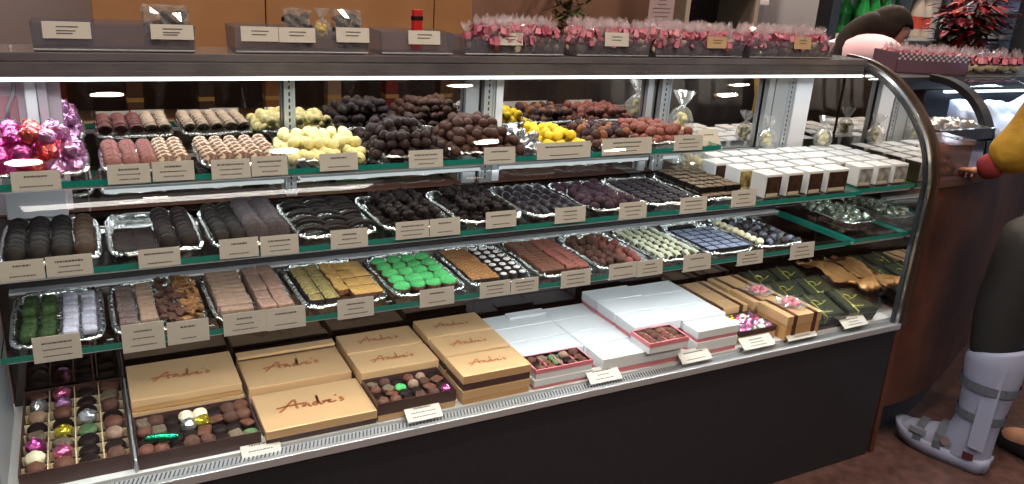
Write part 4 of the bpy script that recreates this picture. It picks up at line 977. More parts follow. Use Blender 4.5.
# 10 black boxes tied with gold cord, leaning on one another
def black_box(x, y, z, rz, tilt, label, w=.118, d=.118, group=None):
    t = empty('black_gift_box', (x, y, z), rz, label, 'gift box', group); t.rotation_euler = (tilt, 0, rz); h = .030
    rbox(-w/2, w/2, -d/2, d/2, 0, h, m_blackbox, 'carton', t, .003)
    rbox(-w/2+.010, w/2-.010, -d/2+.010, d/2-.010, h-.0004, h+.0012, mat('olive_sheen', S(62, 66, 52), .2, .3, coat=.6), 'sheen_panel', t, .001)  # olive tone holds the light reflected by the tilted black tops
    bm = bmesh.new()
    for u in (-.022,): tube(bm, [(u*1.2, -d/2-.001, 0), (u*1.1, -d/2-.001, h+.001), (u, 0, h+.003), (u*.8, d/2+.001, h+.001)], .0011, 5)
    for k in range(2):
        a = k*2.1; tube(bm, [(0, 0, h+.003)]+[(.030*sin(q)*cos(a+q*.3), .030*sin(q)*sin(a+q*.3), h+.004+.006*sin(q*2)) for q in (.5, 1.1, 1.7, 2.4, 3.0)], .0009, 5)
    link('cord', to_mesh(bm, 'cord', m_cord, True), t)
    link('lettering', script_mesh(.055, .018, .0016, mat('pale_gold_print', S(150, 150, 96), .4)), t, (-.030, -.040, h+.0014)); return t
bb = [(1.985, 1.590, 'nearest, left of two'), (2.125, 1.590, 'nearest, beside the mirrored end'), (1.975, 1.715, 'second row, left'), (2.105, 1.715, 'second row, right'), (1.965, 1.815, 'back row, left'), (2.09, 1.815, 'back row, right')]
for i, (x, y, l) in enumerate(bb):
    black_box(x, y, zd+.030, -.06, radians(14), 'glossy black box tied with gold cord, %s' % l, w=.128)
for i, x in enumerate((1.985, 2.12)):
    t = lidded(x-.064, x+.064, 1.532, 1.64, zd, .018, 'thin black box under the tilted black gift boxes, %s' % ('outer', 'inner')[i], m=m_blackbox, mb=m_blackbox, letter=False, name='flat_black_box')
bm = bmesh.new(); n = 14
gr = [[bm.verts.new((-.05+.10*i/(n-1), -.16+.30*j/(n-1), .07+.022*noise.noise(Vector((i*.6, j*.6, 2)))+.012*sin(j*.9))) for j in range(n)] for i in range(n)]
for i in range(n-1):
    for j in range(n-1): bm.faces.new((gr[i][j], gr[i+1][j], gr[i+1][j+1], gr[i][j+1]))
bmesh.ops.solidify(bm, geom=bm.faces[:], thickness=.05)
o = link('crumpled_gold_parcel', to_mesh(bm, 'crumpled_gold_parcel', m_gold_side, True), None, (2.205, 1.72, zd+.02)); tag(o, 'crumpled gold-brown wrapped parcel against the mirrored case end', 'parcel')
# partial box beyond the bay divider
open_box(-.40, -.212, 1.53, 1.72, zd, .045, 'slate blue open box beyond the metal divider left of the deck', 4, 4, m_out=mat('slate_card', S(84, 86, 108), .5), div=m_choc_box)
assort(-.397, -.215, 1.533, 1.717, zd+.020, 4, 4, .0160, 'in the slate blue open box', 'slate blue open box')

# ================================================================== bins on top of the case
m_smoke = thin_glass('smoked_acrylic', (.70, .70, .74), 1.45, .05, .42, S(140, 138, 150))
TZ = 1.2855
def bin_box(px0, px1, hpx, label, tags=(), y0=1.806, y1=1.915, op=0):
    a, b = at(px0, 52, 1, y0), at(px1, 54, 1, y0); w = b.x-a.x; cx = (a.x+b.x)/2; h = hpx/ (FPX/((Vector((cx, y0, TZ))-CAM).dot(FW)))
    t = empty('acrylic_bin', (cx, y0, TZ), 0, label, 'bin'); d = y1-y0
    bm = bmesh.new()
    q = [(-w/2, 0), (w/2, 0), (w/2, d), (-w/2, d)]
    lo = [bm.verts.new((x, y, .001)) for x, y in q]; hi = [bm.verts.new((x*1.015, y-(.006 if y == 0 else -.004), h)) for x, y in q]
    for i in range(4): bm.faces.new((lo[i], lo[(i+1) % 4], hi[(i+1) % 4], hi[i]))
    bm.faces.new(lo[::-1])
    bmesh.ops.solidify(bm, geom=bm.faces[:], thickness=.003)
    link('shell', to_mesh(bm, 'shell', m_smoke), t)
    bm = bmesh.new(); tube(bm, [(-w/2, -.001, .004), (w/2, -.001, .004)], .0018, 6); link('base_edge', to_mesh(bm, 'base_edge', m_alu), t)
    for (p0, p1, q0, q1, gold) in tags:
        ta, tb = at(p0, q1, 1, y0-.006), at(p1, q0, 1, y0-.006); ww, hh = tb.x-ta.x, tb.z-ta.z
        bm = bmesh.new(); add_box(bm, 0, ww, -.0012, 0, 0, hh)
        for k, f in enumerate((.66, .42, .26)[:2+int(ww > .08)]): add_box(bm, ww*.28, ww*(.74-.06*k), -.0016, -.0012, hh*f, hh*f+.0022, 1)
        link('name_label', to_mesh(bm, 'name_label', [mat('warm_card', S(176, 146, 110), .6) if gold else m_card, m_ink]), t, (ta.x-cx, -.009, ta.z-TZ), (-.12, 0, 0))
    return t, cx, w, h
bins = [bin_box(34, 195, 27, 'nearly empty smoked acrylic bin, leftmost on the case top', [(43, 90, 22, 38, 0), (151, 193, 25, 39, 0)]),
        bin_box(236, 368, 24, 'smoked acrylic bin holding bags of dark sweets, second from the left', [(241, 278, 27, 41, 0), (279, 315, 28, 42, 0), (336, 369, 28, 42, 0)]),
        bin_box(382, 452, 22, 'small smoked acrylic bin with a red packet', [(408, 440, 31, 44, 0)]),
        bin_box(484, 563, 19, 'smoked bin of pink ribboned sweets next to the small bin', [(498, 523, 33, 45, 0)]),
        bin_box(577, 648, 18, 'smoked bin of pink ribboned sweets before the hanging vine', [(604, 629, 33, 46, 0)]),
        bin_box(656, 742, 17, 'smoked bin of pink ribboned sweets before the menu sheet', [(706, 728, 37, 48, 1)]),
        bin_box(750, 832, 17, 'rightmost smoked bin of pink ribboned sweets before the lilac cabinet', [(793, 812, 37, 49, 1)])]
bin_box(465, 486, 17, 'narrow dark bin end beside the pink sweets')
# crackling bags of dark sweets
def sweet_bag(px, pyb, w, h, label, fill=m_choc_box, y=1.87, m_f=None):
    p = at(px, pyb, 1, y); t = empty('bag_of_sweets', (p.x, y, TZ+.004), R.uniform(-.2, .2), label, 'bag of sweets'); H2 = p.z-TZ+h
    bm = bmesh.new(); vs, _ = add_box(bm, -w/2, w/2, -.016, .016, 0, H2); bmesh.ops.subdivide_edges(bm, edges=bm.edges[:], cuts=5, use_grid_fill=True)
    for v in bm.verts: v.co += Vector((noise.noise(v.co*50)*.006, noise.noise(v.co*60+Vector((4, 0, 0)))*.010+(.010 if v.co.y > 0 else -.010)*(1-abs(2*v.co.z/H2-1)), noise.noise(v.co*60+Vector((0, 5, 0)))*.006))
    link('wrapper', to_mesh(bm, 'wrapper', m_cel), t)
    bm = bmesh.new(); r = random.Random(int(px))
    for k in range(26): sphere(bm, (r.uniform(-.42, .42)*w, r.uniform(-.008, .008), .01+(H2-.022)*k/26), .0105, 1, (1.2, .8, .8), 0, .2, 2, k)
    link('sweets', to_mesh(bm, 'sweets', m_f or m_dark, True), t); return t
sweet_bag(166, 25, .085, .035, 'cellophane bag of dark sweets standing in the leftmost bin')
sweet_bag(297, 26, .055, .032, 'cellophane bag of dark sweets, left in the second bin')
sweet_bag(346, 26, .060, .032, 'cellophane bag of glossy dark sweets, right in the second bin')
b = bag(at(322, 26, 1, 1.85).x, 1.85, TZ+.03, .55, 0, 'little gathered bag of yellow sweets in the second bin', 'bag of sweets', m_yel, 'yellow_sweet_bag')
p = at(417, 22, 1, 1.87); t = empty('red_packet', (p.x, 1.87, TZ+.004), .3, 'upright red packet standing in the small acrylic bin', 'packet')
rbox(-.013, .013, -.006, .006, 0, .095, mat('bright_red_card', S(170, 34, 34), .4), 'packet', t, .002); rbox(-.0135, .0135, -.0065, .0065, .07, .08, m_dark, 'dark_band', t, .0005)
# pink ribboned sweets
rp = mat('pink_satin', S(184, 108, 130), .5, noise_s=30, col2=S(148, 56, 78)); rp2 = mat('rose_satin', S(150, 66, 76), .5, noise_s=30, col2=S(196, 132, 150))
def ribbon_sweet(seed, m):
    r = random.Random(seed); a = bmesh.new(); sphere(a, (0, 0, .014), .013, 2, (1, 1, 1), 0, .15, 3, seed); ball = to_mesh(a, 'wrapped_core', m_redbr if seed % 2 else m_cream, True)
    a = bmesh.new(); n = 7
    for k in range(n):                                    # looped bow petals
        an = 2*pi*k/n+r.uniform(-.2, .2); L = r.uniform(.014, .021)
        d = Vector((cos(an), sin(an), 0)); s = Vector((-sin(an), cos(an), 0))*.006; u = Vector((0, 0, 1))
        path = [u*.026, d*L*.6+u*(.036+r.uniform(0, .006)), d*L+u*(.028+r.uniform(-.006, .004)), d*L*.7+u*.020, u*.024]
        pv = None
        for q in path:
            v = [a.verts.new(q+s), a.verts.new(q-s)]
            if pv: a.faces.new((pv[0], v[0], v[1], pv[1]))
            pv = v
    bow = to_mesh(a, 'bow', m)
    a = bmesh.new()
    for k in range(8):                                    # cellophane frill
        an = 2*pi*k/8+r.uniform(-.3, .3); d = Vector((cos(an), sin(an), 0)); s = Vector((-sin(an), cos(an), 0))
        hgt = r.uniform(.048, .064)
        a.faces.new([a.verts.new(Vector((0, 0, .026))+s*.002), a.verts.new(d*.012+s*.008+Vector((0, 0, hgt*.85))), a.verts.new(d*.014+Vector((0, 0, hgt))), a.verts.new(d*.012-s*.007+Vector((0, 0, hgt*.8))), a.verts.new(Vector((0, 0, .026))-s*.002)])
    return ball, bow, to_mesh(a, 'frill', m_frill)
m_frill = thin_glass('frill_film', (.95, .93, .95), 1.5, .08, .22, (.9, .8, .85), .1)
RS = [ribbon_sweet(k, rp if k % 3 else rp2) for k in range(6)]
for bi, (t, cx, w, h) in enumerate(bins[3:]):
    nm = ('next to the small bin', 'before the hanging vine', 'before the menu sheet', 'in the rightmost bin')[bi]; n = int(round(w/.024))
    for lay in range(2):
        for j in range(3):
            for i in range(n if (not lay) else n-1):
                x = cx-w/2+w*(i+.5+.5*lay)/n+R.uniform(-.004, .004); y = 1.822+j*.034+R.uniform(-.004, .004)
                q = empty('ribboned_sweet', (x, y, TZ+.004+lay*.020), R.uniform(0, 6), 'sweet tied with pink ribbon and cellophane frill, in the bin %s' % nm if bi < 3 else 'sweet tied with pink ribbon and frill %s' % nm, 'sweet', 'pink ribboned sweets in bin %s' % nm)
                q.rotation_euler = (R.uniform(-.3, .3), R.uniform(-.3, .3), R.uniform(0, 6)); q.scale = (1.15, 1.15, 1.2)
                for nn, me in zip(('wrapped_core', 'bow', 'frill'), RS[R.randrange(6)]): link(nn, me, q)
# ================================================================== counter and second case at the right
cn = empty('service_counter', (2.9, 1.7, 0), label='red-brown wooden counter curving away beyond the display case', cat='counter')
fr_ = smooth([(2.322, 1.53), (2.45, 1.53), (2.62, 1.56), (2.80, 1.62), (3.13, 1.76), (3.6, 1.93), (4.2, 2.1)], 2)
def poly(off): return [(x-2.9, y+off-1.7) for x, y in fr_]+[(4.2-2.9, 2.6-1.7), (2.322-2.9, 2.6-1.7)]
bm = bmesh.new(); prism(bm, poly(0), .15, .93); bmesh.ops.recalc_face_normals(bm, faces=bm.faces); link('body', to_mesh(bm, 'body', m_walnut), cn)
bm = bmesh.new(); prism(bm, poly(.06), 0, .15); bmesh.ops.recalc_face_normals(bm, faces=bm.faces); link('toe_kick', to_mesh(bm, 'toe_kick', m_black), cn)
bm = bmesh.new(); prism(bm, poly(-.012), .93, .955); bmesh.ops.recalc_face_normals(bm, faces=bm.faces); link('worktop', to_mesh(bm, 'worktop', mat('dark_plum_stone', S(70, 50, 56), .3, coat=.1)), cn)
CT = .9555
# second case
c2 = empty('display_case', (2.9, 1.9, 0), label='low second curved-glass case beyond the counter, with black end frame', cat='display case')
P2 = smooth([(1.74, CT), (1.745, 1.0), (1.775, 1.08), (1.84, 1.15), (1.93, 1.19), (2.02, 1.195)], 2)
P2 = [(y-1.9, z) for y, z in P2]
bm = bmesh.new(); extrude_x(bm, P2, .03, 1.1); link('curved_glass', to_mesh(bm, 'curved_glass', m_pane, True), c2)
def strip(P, x0, x1, d0, d1):
    A, B = offset(P, d0), offset(P, d1); bm = bmesh.new()
    q = [[bm.verts.new((x, *p)) for p in L] for x, L in ((x0, A), (x1, A), (x1, B), (x0, B))]
    for k in range(4):
        u, v = q[k], q[(k+1) % 4]
        for i in range(len(A)-1): bm.faces.new((u[i], u[i+1], v[i+1], v[i]))
    for i in (0, -1): bm.faces.new([w_[i] for w_ in q])
    bmesh.ops.recalc_face_normals(bm, faces=bm.faces); return bm
link('end_frame', to_mesh(strip(P2, -.02, .03, -.012, .012), 'end_frame', m_black), c2)
link('glass_seam', to_mesh(strip(P2, .42, .426, -.002, .003), 'glass_seam', m_chrome), c2)
rbox(-.35, 1.15, .11, .62, 1.150, 1.198, m_black, 'top_slab', c2, .004)
rbox(-.02, 1.1, .12, .6, CT, 1.149, m_black, 'rear_cabinet', c2, .004)
rbox(.03, 1.1, -.15, .11, CT, CT+.012, m_white_metal, 'deck', c2)
box_obj('light_tube', emitter('cool_fill_tube', (.8, .9, 1), 3), (.05, 1.05, .085, .095, 1.14, 1.149), c2)  # tube and its area lamp added to light the blue sheets
area('second_case_fill', (3.45, 1.95, 1.14), 1.0, .03, 2.2, (.68, .82, 1), (radians(-30), 0, 0))
# pale blue sheets inside, shaped and coloured as daylight reflected in the glass
m_refl = mat('pale_blue_reflection', S(150, 172, 216), .5, bump=.4, bump_s=50, noise_s=7, col2=S(176, 192, 224))
for k in range(3):
    bm = bmesh.new(); n = 12; gw, gd = .30, .17
    gr = [[bm.verts.new((-gw/2+gw*i/(n-1), -gd/2+gd*j/(n-1), .055+.09*(j/(n-1))+.035*noise.noise(Vector((i*.26+k*9, j*.26, k))))) for j in range(n)] for i in range(n)]
    lo = [[bm.verts.new((v.co.x*.96, v.co.y*.96, .001)) for v in r_] for r_ in gr]
    for i in range(n-1):
        for j in range(n-1): bm.faces.new((gr[i][j], gr[i+1][j], gr[i+1][j+1], gr[i][j+1])); bm.faces.new((lo[i][j], lo[i][j+1], lo[i+1][j+1], lo[i+1][j]))
    for i in range(n-1):
        for a_, b_ in ((0, 0), (n-1, n-1)):
            bm.faces.new((gr[i][a_], lo[i][a_], lo[i+1][a_], gr[i+1][a_])); bm.faces.new((gr[a_][i], gr[a_][i+1], lo[a_][i+1], lo[a_][i]))
    o = link('reflection_sheet', to_mesh(bm, 'reflection_sheet', m_refl, True), None, (3.10+.32*k, 1.872, CT+.0125), (0, 0, R.uniform(-.06, .06)))
    tag(o, 'crumpled pale blue sheet standing in for daylight reflected in the second curved glass', 'parcel', 'pale blue reflection sheets in the second case')
# foil-lined tray of silver sweets
t = empty('chrome_tray', (2.735, 1.82, CT), 0, 'raised chrome tray of silver sweets on the counter before the black frame', 'tray')
bm = bmesh.new()
for b in ((-.13, .13, -.09, .09, 0, .07), (-.15, .15, -.10, -.095, .06, .105), (-.15, .15, .095, .10, .06, .105), (-.15, -.145, -.10, .10, .06, .105), (.145, .15, -.10, .10, .06, .105), (-.15, .15, -.10, .10, .06, .066)): add_box(bm, *b)
link('pan', to_mesh(bm, 'pan', m_chrome), t)
put('silver_sweet', [c_foil(.019, m_fsil, 90+k, 1) for k in range(3)], 'silver wrapped sweet in the chrome tray on the counter', 'sweet', 'silver sweets in the chrome tray', heap(2.60, 2.87, 1.735, 1.905, CT+.068, .038, 2))
# clear tub of brown chocolates on the counter
t = empty('clear_tub', (2.415, 1.61, CT), -.12, 'clear lidded plastic tub of brown chocolates on the counter next to the case', 'tub')
bm = bmesh.new(); add_box(bm, -.085, .085, -.06, .06, 0, .10); bmesh.ops.delete(bm, geom=[f for f in bm.faces if f.normal.z > .9 or f.calc_center_median().z > .099], context='FACES'); bmesh.ops.solidify(bm, geom=bm.faces[:], thickness=.002)
link('tub', to_mesh(bm, 'tub', thin_glass('tub_plastic', (.8, .74, .74), 1.45, .05, .05, (.5, .4, .4))), t)
rbox(-.09, .09, -.065, .065, .100, .114, thin_glass('lid_plastic', (.75, .7, .72), 1.5, .08, .2, (.4, .32, .36), .05), 'lid', t, .003)
put('brown_chocolate', [c_ball(.0135, m_cocoa, .1), c_ball(.0135, m_milk, .1)], 'brown chocolate in the clear tub on the counter', 'chocolate', 'brown chocolates in the clear tub', [(2.415+.0+(x)*.99, 1.61+y, z_, a, b_, c_, s) for x, y, z_, a, b_, c_, s in heap(-.072, .072, -.048, .048, CT+.003, .026, 3)])
# gingham tray of pink tufted sweets on top of the second case
t = empty('gingham_tray', (3.0, 2.16, 1.1985), -.38, 'plum tray with gingham rim holding pink tufted sweets', 'tray')
m_plum = mat('plum_card', S(112, 84, 104), .6)
bm = bmesh.new()
for b in ((-.15, .15, -.09, .09, 0, .004), (-.15, .15, -.09, -.086, 0, .075), (-.15, .15, .086, .09, 0, .075), (-.15, -.146, -.09, .09, 0, .075), (.146, .15, -.09, .09, 0, .075)): add_box(bm, *b)
link('carton', to_mesh(bm, 'carton', m_plum), t)
bm = bmesh.new()
for i in range(26):
    x = -.15+.3*(i+.25)/26
    for j in range(3): 
        if (i+j) % 2 == 0: add_box(bm, x, x+.0085, -.0915, -.0895, .050+j*.009, .058+j*.009)
link('gingham_band', to_mesh(bm, 'gingham_band', m_white_card), t)
for j in range(3):
    for i in range(7):
        q = empty('tufted_sweet', (3.0+(-.125+i*.042)*cos(.38)+(-.055+j*.05)*sin(.38), 2.16-(-.125+i*.042)*sin(.38)+(-.055+j*.05)*cos(.38), 1.1985+.03), R.uniform(0, 6), 'pink tufted sweet in the plum gingham tray', 'sweet', 'tufted sweets in the gingham tray')
        q.rotation_euler = (R.uniform(-.3, .3), R.uniform(-.3, .3), R.uniform(0, 6)); q.scale = (1.3,)*3
        for nn, me in zip(('wrapped_core', 'bow', 'frill'), RS[R.randrange(6)]): link(nn, me, q)
for i in range(10):
    q = empty('tufted_sweet', (3.22+(i % 5)*.08, 2.10+(i//5)*.07, 1.1985), R.uniform(0, 6), 'pale tufted sweet on the black top below the poinsettia', 'sweet', 'tufted sweets below the poinsettia')
    q.scale = (1.7,)*3
    for nn, me in zip(('wrapped_core', 'bow', 'frill'), RS[R.randrange(6)]): link(nn, me, q)
# poinsettia
pc = Vector((3.52, 2.34, 1.1985)); t = empty('poinsettia', pc, 0, 'large red poinsettia with dark leaves on the second case', 'potted plant')
bm = bmesh.new(); lathe(bm, [(0, 0), (.07, 0), (.085, .05), (.095, .12), (.09, .12), (.08, .11), (0, .11)], 18); link('pot', to_mesh(bm, 'pot', mat('dark_red_pot', S(110, 30, 32), .4), True), t)
def leafset(n, r0, r1, z0, z1, L, m, nm, droop):
    bm = bmesh.new()
    for i in range(n):
        a = R.uniform(0, 2*pi); r0_ = R.uniform(r0, r1); c = Vector((cos(a)*r0_, sin(a)*r0_, R.uniform(z0, z1))); b_ = a+R.uniform(-.6, .6); d = Vector((cos(b_), sin(b_), R.uniform(-droop, droop*.6))).normalized(); s = d.cross(Vector((0, 0, 1))).normalized(); l = L*R.uniform(.7, 1.15)
        v = [bm.verts.new(c), bm.verts.new(c+d*l*.35+s*l*.26), bm.verts.new(c+d*l*.65+s*l*.2-Vector((0, 0, l*.05))), bm.verts.new(c+d*l-Vector((0, 0, l*.15))), bm.verts.new(c+d*l*.65-s*l*.2-Vector((0, 0, l*.05))), bm.verts.new(c+d*l*.35-s*l*.26)]
        bm.faces.new((v[0], v[1], v[2], v[3])); bm.faces.new((v[0], v[3], v[4], v[5]))
    link(nm, to_mesh(bm, nm, m), t)
leafset(200, .0, .12, .06, .24, .085, mat('dark_green_leaf', S(38, 42, 30), .5, noise_s=20, col2=S(56, 36, 30)), 'foliage', .8)
leafset(220, .03, .15, .15, .34, .075, mat('crimson_bract', S(150, 24, 36), .5, noise_s=20, col2=S(110, 20, 30)), 'bracts', .5)
bm = bmesh.new()
for k in range(6): tube(bm, [(0, 0, .1), (.05*cos(k), .05*sin(k), .22), (.11*cos(k), .11*sin(k), .32)], .005, 6)
link('stem', to_mesh(bm, 'stem', mat('dark_green_leaf', S(38, 42, 30))), t)

# ================================================================== people
m_skin = mat('skin', S(196, 146, 122), .5); m_skin2 = mat('fair_skin', S(176, 128, 112), .5)
def head(parent, c, s, yaw_, pitch_, m, hair_m, long=True):
    """c centre of the skull; the face looks along +x of the head before rotation"""
    rot = Matrix.Rotation(yaw_, 4, 'Z') @ Matrix.Rotation(pitch_, 4, 'Y')
    bm = bmesh.new(); vs = bmesh.ops.create_icosphere(bm, subdivisions=4, radius=1)['verts']
    for v in vs:
        p = v.co.copy(); x, y, z = p
        q = Vector((x*.092, y*.074, z*.115))
        if z < -.1: q.y *= 1-.28*min(1, (-z-.1)); q.x *= 1-.10*(-z-.1)
        if x > .5: q.x -= .012*(x-.5)
        def blob(cx, cy, cz, r, h):
            d = (Vector((x, y, z))-Vector((cx, cy, cz))).length; return h*math.exp(-(d/r)**2)
        q.x += blob(.98, 0, -.12, .13, .022)+blob(.95, 0, .02, .10, .008)            # nose
        q.x -= blob(.9, .32, .10, .14, .010)+blob(.9, -.32, .10, .14, .010)          # eye sockets
        q.x += blob(.85, 0, -.48, .16, .008)+blob(.75, 0, -.78, .2, .010)            # lips, chin
        q.x -= blob(.88, 0, -.36, .07, .004)
        v.co = q*s
    for sd in (-1, 1): sphere(bm, (-.004*s, sd*.074*s, -.004*s), .022*s, 2, (.7, .3, 1.1))
    hd = link('head', to_mesh(bm, 'head', m, True), parent); hd.matrix_local = Matrix.Translation(c) @ rot
    bm = bmesh.new()
    for sd in (-1, 1): sphere(bm, (.078*s, sd*.027*s, .011*s), .0105*s, 2)
    link('eye', to_mesh(bm, 'eye', mat('eye_white', S(200, 196, 190), .2), True), hd)
    bm = bmesh.new()
    for sd in (-1, 1): sphere(bm, (.0865*s, sd*.027*s, .010*s), .0048*s, 2); add_box(bm, .080*s, .089*s, sd*.027*s-.013*s, sd*.027*s+.013*s, .032*s, .036*s)
    link('brow', to_mesh(bm, 'brow', hair_m, True), hd)
    bm = bmesh.new(); sphere(bm, (.085*s, 0, -.052*s), .012*s, 2, (.5, 1.6, .5)); link('mouth', to_mesh(bm, 'mouth', mat('lip', S(150, 80, 80), .5), True), hd)
    bm = bmesh.new(); vs = bmesh.ops.create_icosphere(bm, subdivisions=4, radius=1)['verts']
    for v in vs:
        x, y, z = v.co; q = Vector((x*.104-.012, y*.088, z*.122+.010))
        q += v.co*(.004*noise.noise(Vector((x*3, y*9, z*2))))
        if x > .35 and z < .45: q.x = min(q.x, .030)
        if z < -.2 and x < .4: q.z -= .06*(-z-.2); 
        v.co = q*s
    hr = link('hair', to_mesh(bm, 'hair', hair_m, True), hd)
    return hd

# ---- shop worker, bent forward over the counter
w_ = empty('person', (3.185, 2.80, -.02), 0, 'person with long dark hair and pink sweater bent over behind the counter', 'person')
L = lambda *p: (p[0]-3.10, p[1]-2.78, p[2])
hairm = mat('dark_brown_hair', S(24, 18, 17), .9, noise_s=30, col2=S(34, 25, 22), spec=.15)
V = [L(3.06, 2.84, .90), L(3.07, 2.80, 1.02), L(3.11, 2.74, 1.13), L(3.15, 2.70, 1.22), L(3.20, 2.66, 1.285),
     L(3.185, 2.51, 1.255), L(3.245, 2.46, 1.09), L(3.31, 2.55, 1.02), L(3.38, 2.60, 1.02), L(3.28, 2.84, 1.19), L(3.38, 2.80, 1.05), L(3.40, 2.72, 1.01), L(3.43, 2.68, 1.02),
     L(3.06, 2.76, .82), L(3.08, 2.74, .45), L(3.06, 2.76, .06), L(3.16, 2.73, .03), L(3.06, 2.92, .82), L(3.10, 2.92, .45), L(3.08, 2.92, .06), L(3.18, 2.90, .03)]
E_ = [(0, 1), (1, 2), (2, 3), (3, 4), (3, 5), (5, 6), (6, 7), (7, 8), (3, 9), (9, 10), (10, 11), (11, 12), (0, 13), (13, 14), (14, 15), (15, 16), (0, 17), (17, 18), (18, 19), (19, 20)]
Rr = [(.10, .14), (.09, .12), (.10, .13), (.07, .08), .045, .055, .042, .035, .022, .055, .042, .035, .022, .085, .06, .042, .035, .085, .06, .042, .035]
skin('body', V, E_, Rr, m_skin2, w_, 0)
skin('sweater', [V[i] for i in (0, 1, 2, 3, 5, 6, 7, 9, 10, 11)], [(0, 1), (1, 2), (2, 3), (3, 4), (4, 5), (5, 6), (3, 7), (7, 8), (8, 9)], [(.112, .15), (.105, .135), (.112, .145), (.078, .09), .105, .085, .055, .068, .056, .046], mat('dusty_pink_knit', S(214, 178, 192), .8, bump=.3, bump_s=200), w_)
skin('trousers', [V[i] for i in (0, 13, 14, 15, 17, 18, 19)], [(0, 1), (1, 2), (2, 3), (0, 4), (4, 5), (5, 6)], [(.12, .155), .10, .07, .06, .10, .07, .06], m_black, w_)
skin('apron_strap', [L(3.10, 2.64, 1.24), L(3.06, 2.60, 1.12), L(3.04, 2.62, 1.0)], [(0, 1), (1, 2)], [.03, .04, .04], m_black, w_)
hd = head(w_, Vector(L(3.31, 2.62, 1.325)), 1.0, radians(-48), radians(26), m_skin2, hairm)
skin('long_hair', [L(3.285, 2.63, 1.365), L(3.215, 2.68, 1.345), L(3.14, 2.70, 1.295), L(3.08, 2.68, 1.235), L(3.00, 2.66, 1.16)], [(0, 1), (1, 2), (2, 3), (3, 4)], [.09, .075, .058, .045, .02], hairm, w_)
def hand(name, wrist, d, up, s, m, parent, curl=.25, thumb=1):
    d = Vector(d).normalized(); up = Vector(up).normalized(); sd = d.cross(up).normalized()*thumb; w0 = Vector(wrist)
    V = [w0-d*.02*s, w0+d*.02*s, w0+d*.055*s]; E_ = [(0, 1), (1, 2)]; Rr = [(.024*s, .018*s), (.028*s, .014*s), (.034*s, .012*s)]
    for k, (o_, l) in enumerate(((-.030, .060), (-.010, .072), (.011, .066), (.030, .052))):
        b = w0+d*.080*s+sd*(-o_)*s; i0 = len(V); V += [b, b+d*l*.45*s-up*curl*.010*s, b+(d*.75-up*curl).normalized()*l*.8*s, b+(d*.6-up*curl*1.4).normalized()*l*s]; E_ += [(2, i0), (i0, i0+1), (i0+1, i0+2), (i0+2, i0+3)]; Rr += [.0095*s, .0085*s, .0080*s, .0065*s]
    i0 = len(V); b = w0+d*.025*s+sd*.030*s; V += [b, b+(d+sd).normalized()*.030*s, b+(d*1.3+sd*.7).normalized()*.055*s]; E_ += [(1, i0), (i0, i0+1), (i0+1, i0+2)]; Rr += [.013*s, .0105*s, .008*s]
    return skin(name, V, E_, Rr, m, parent, 0, 2)
hand('hand', V[8], (1, .1, -.2), (0, 0, 1), .9, m_skin2, w_); hand('hand', V[12], (1, -.2, -.2), (0, 0, 1), .9, m_skin2, w_)

# ---- customer in yellow jacket with a walking boot
cu = empty('person', (2.60, 1.30, 0), 0, 'person in yellow jacket and black trousers wearing a pale walking boot', 'person')
K = lambda *p: (p[0]-2.60, p[1]-1.30, p[2])
pel = K(2.65, 1.28, .88)
V = [pel, K(2.66, 1.28, 1.02), K(2.66, 1.29, 1.18), K(2.66, 1.30, 1.30), K(2.66, 1.32, 1.38),
     K(2.53, 1.31, 1.29), K(2.475, 1.37, 1.08), K(2.42, 1.45, 1.0),
     K(2.81, 1.30, 1.29), K(2.88, 1.32, 1.06), K(2.84, 1.48, 1.0),
     K(2.555, 1.31, .82), K(2.535, 1.34, .47), K(2.53, 1.33, .10),
     K(2.75, 1.28, .82), K(2.77, 1.27, .47), K(2.78, 1.22, .09), K(2.77, 1.36, .04)]
E_ = [(0, 1), (1, 2), (2, 3), (3, 4), (3, 5), (5, 6), (6, 7), (3, 8), (8, 9), (9, 10), (0, 11), (11, 12), (12, 13), (0, 14), (14, 15), (15, 16), (16, 17)]
Rr = [(.085, .065), (.095, .07), (.11, .08), (.07, .06), .05, .055, .042, .028, .055, .042, .028, .065, .06, .045, .085, .06, .042, .035]
skin('body', V, E_, Rr, m_skin, cu)
m_yj = mat('mustard_jacket', S(178, 140, 42), .65, bump=.5, bump_s=30, bump_d=.01, noise_s=12, col2=S(150, 116, 28))
skin('jacket', [K(2.645, 1.29, .74)]+V[1:4]+V[5:7]+[K(2.425, 1.44, 1.02)]+V[8:10]+[K(2.845, 1.46, 1.01)], [(0, 1), (1, 2), (2, 3), (3, 4), (4, 5), (5, 6), (3, 7), (7, 8), (8, 9)], [(.165, .12), (.15, .115), (.16, .12), (.11, .10), .095, .085, .056, .09, .08, .052], m_yj, cu)
m_tr = mat('black_trousers', S(30, 31, 34), .75, bump=.2, bump_s=300)
skin('trousers', [K(2.65, 1.28, .90), K(2.56, 1.31, .78), K(2.54, 1.335, .55), K(2.535, 1.335, .36), V[14], V[15], K(2.78, 1.23, .12)], [(0, 1), (1, 2), (2, 3), (0, 4), (4, 5), (5, 6)], [(.14, .11), (.112, .115), (.090, .098), (.062, .066), .105, .08, .06], m_tr, cu)
hand('hand', K(2.425, 1.468, .992), (.7, .8, -.2), (0, 0, 1), .8, m_skin, cu, .5, 1)
skin('red_cuff', [K(2.445, 1.41, 1.03), K(2.434, 1.44, 1.012), K(2.424, 1.47, .996)], [(0, 1), (1, 2)], [.044, .044, .038], mat('crimson_knit', S(120, 30, 38), .8), cu)
hand('hand', K(2.835, 1.50, .985), (-.2, 1, -.1), (0, 0, 1), .95, m_skin, cu, .5, -1)
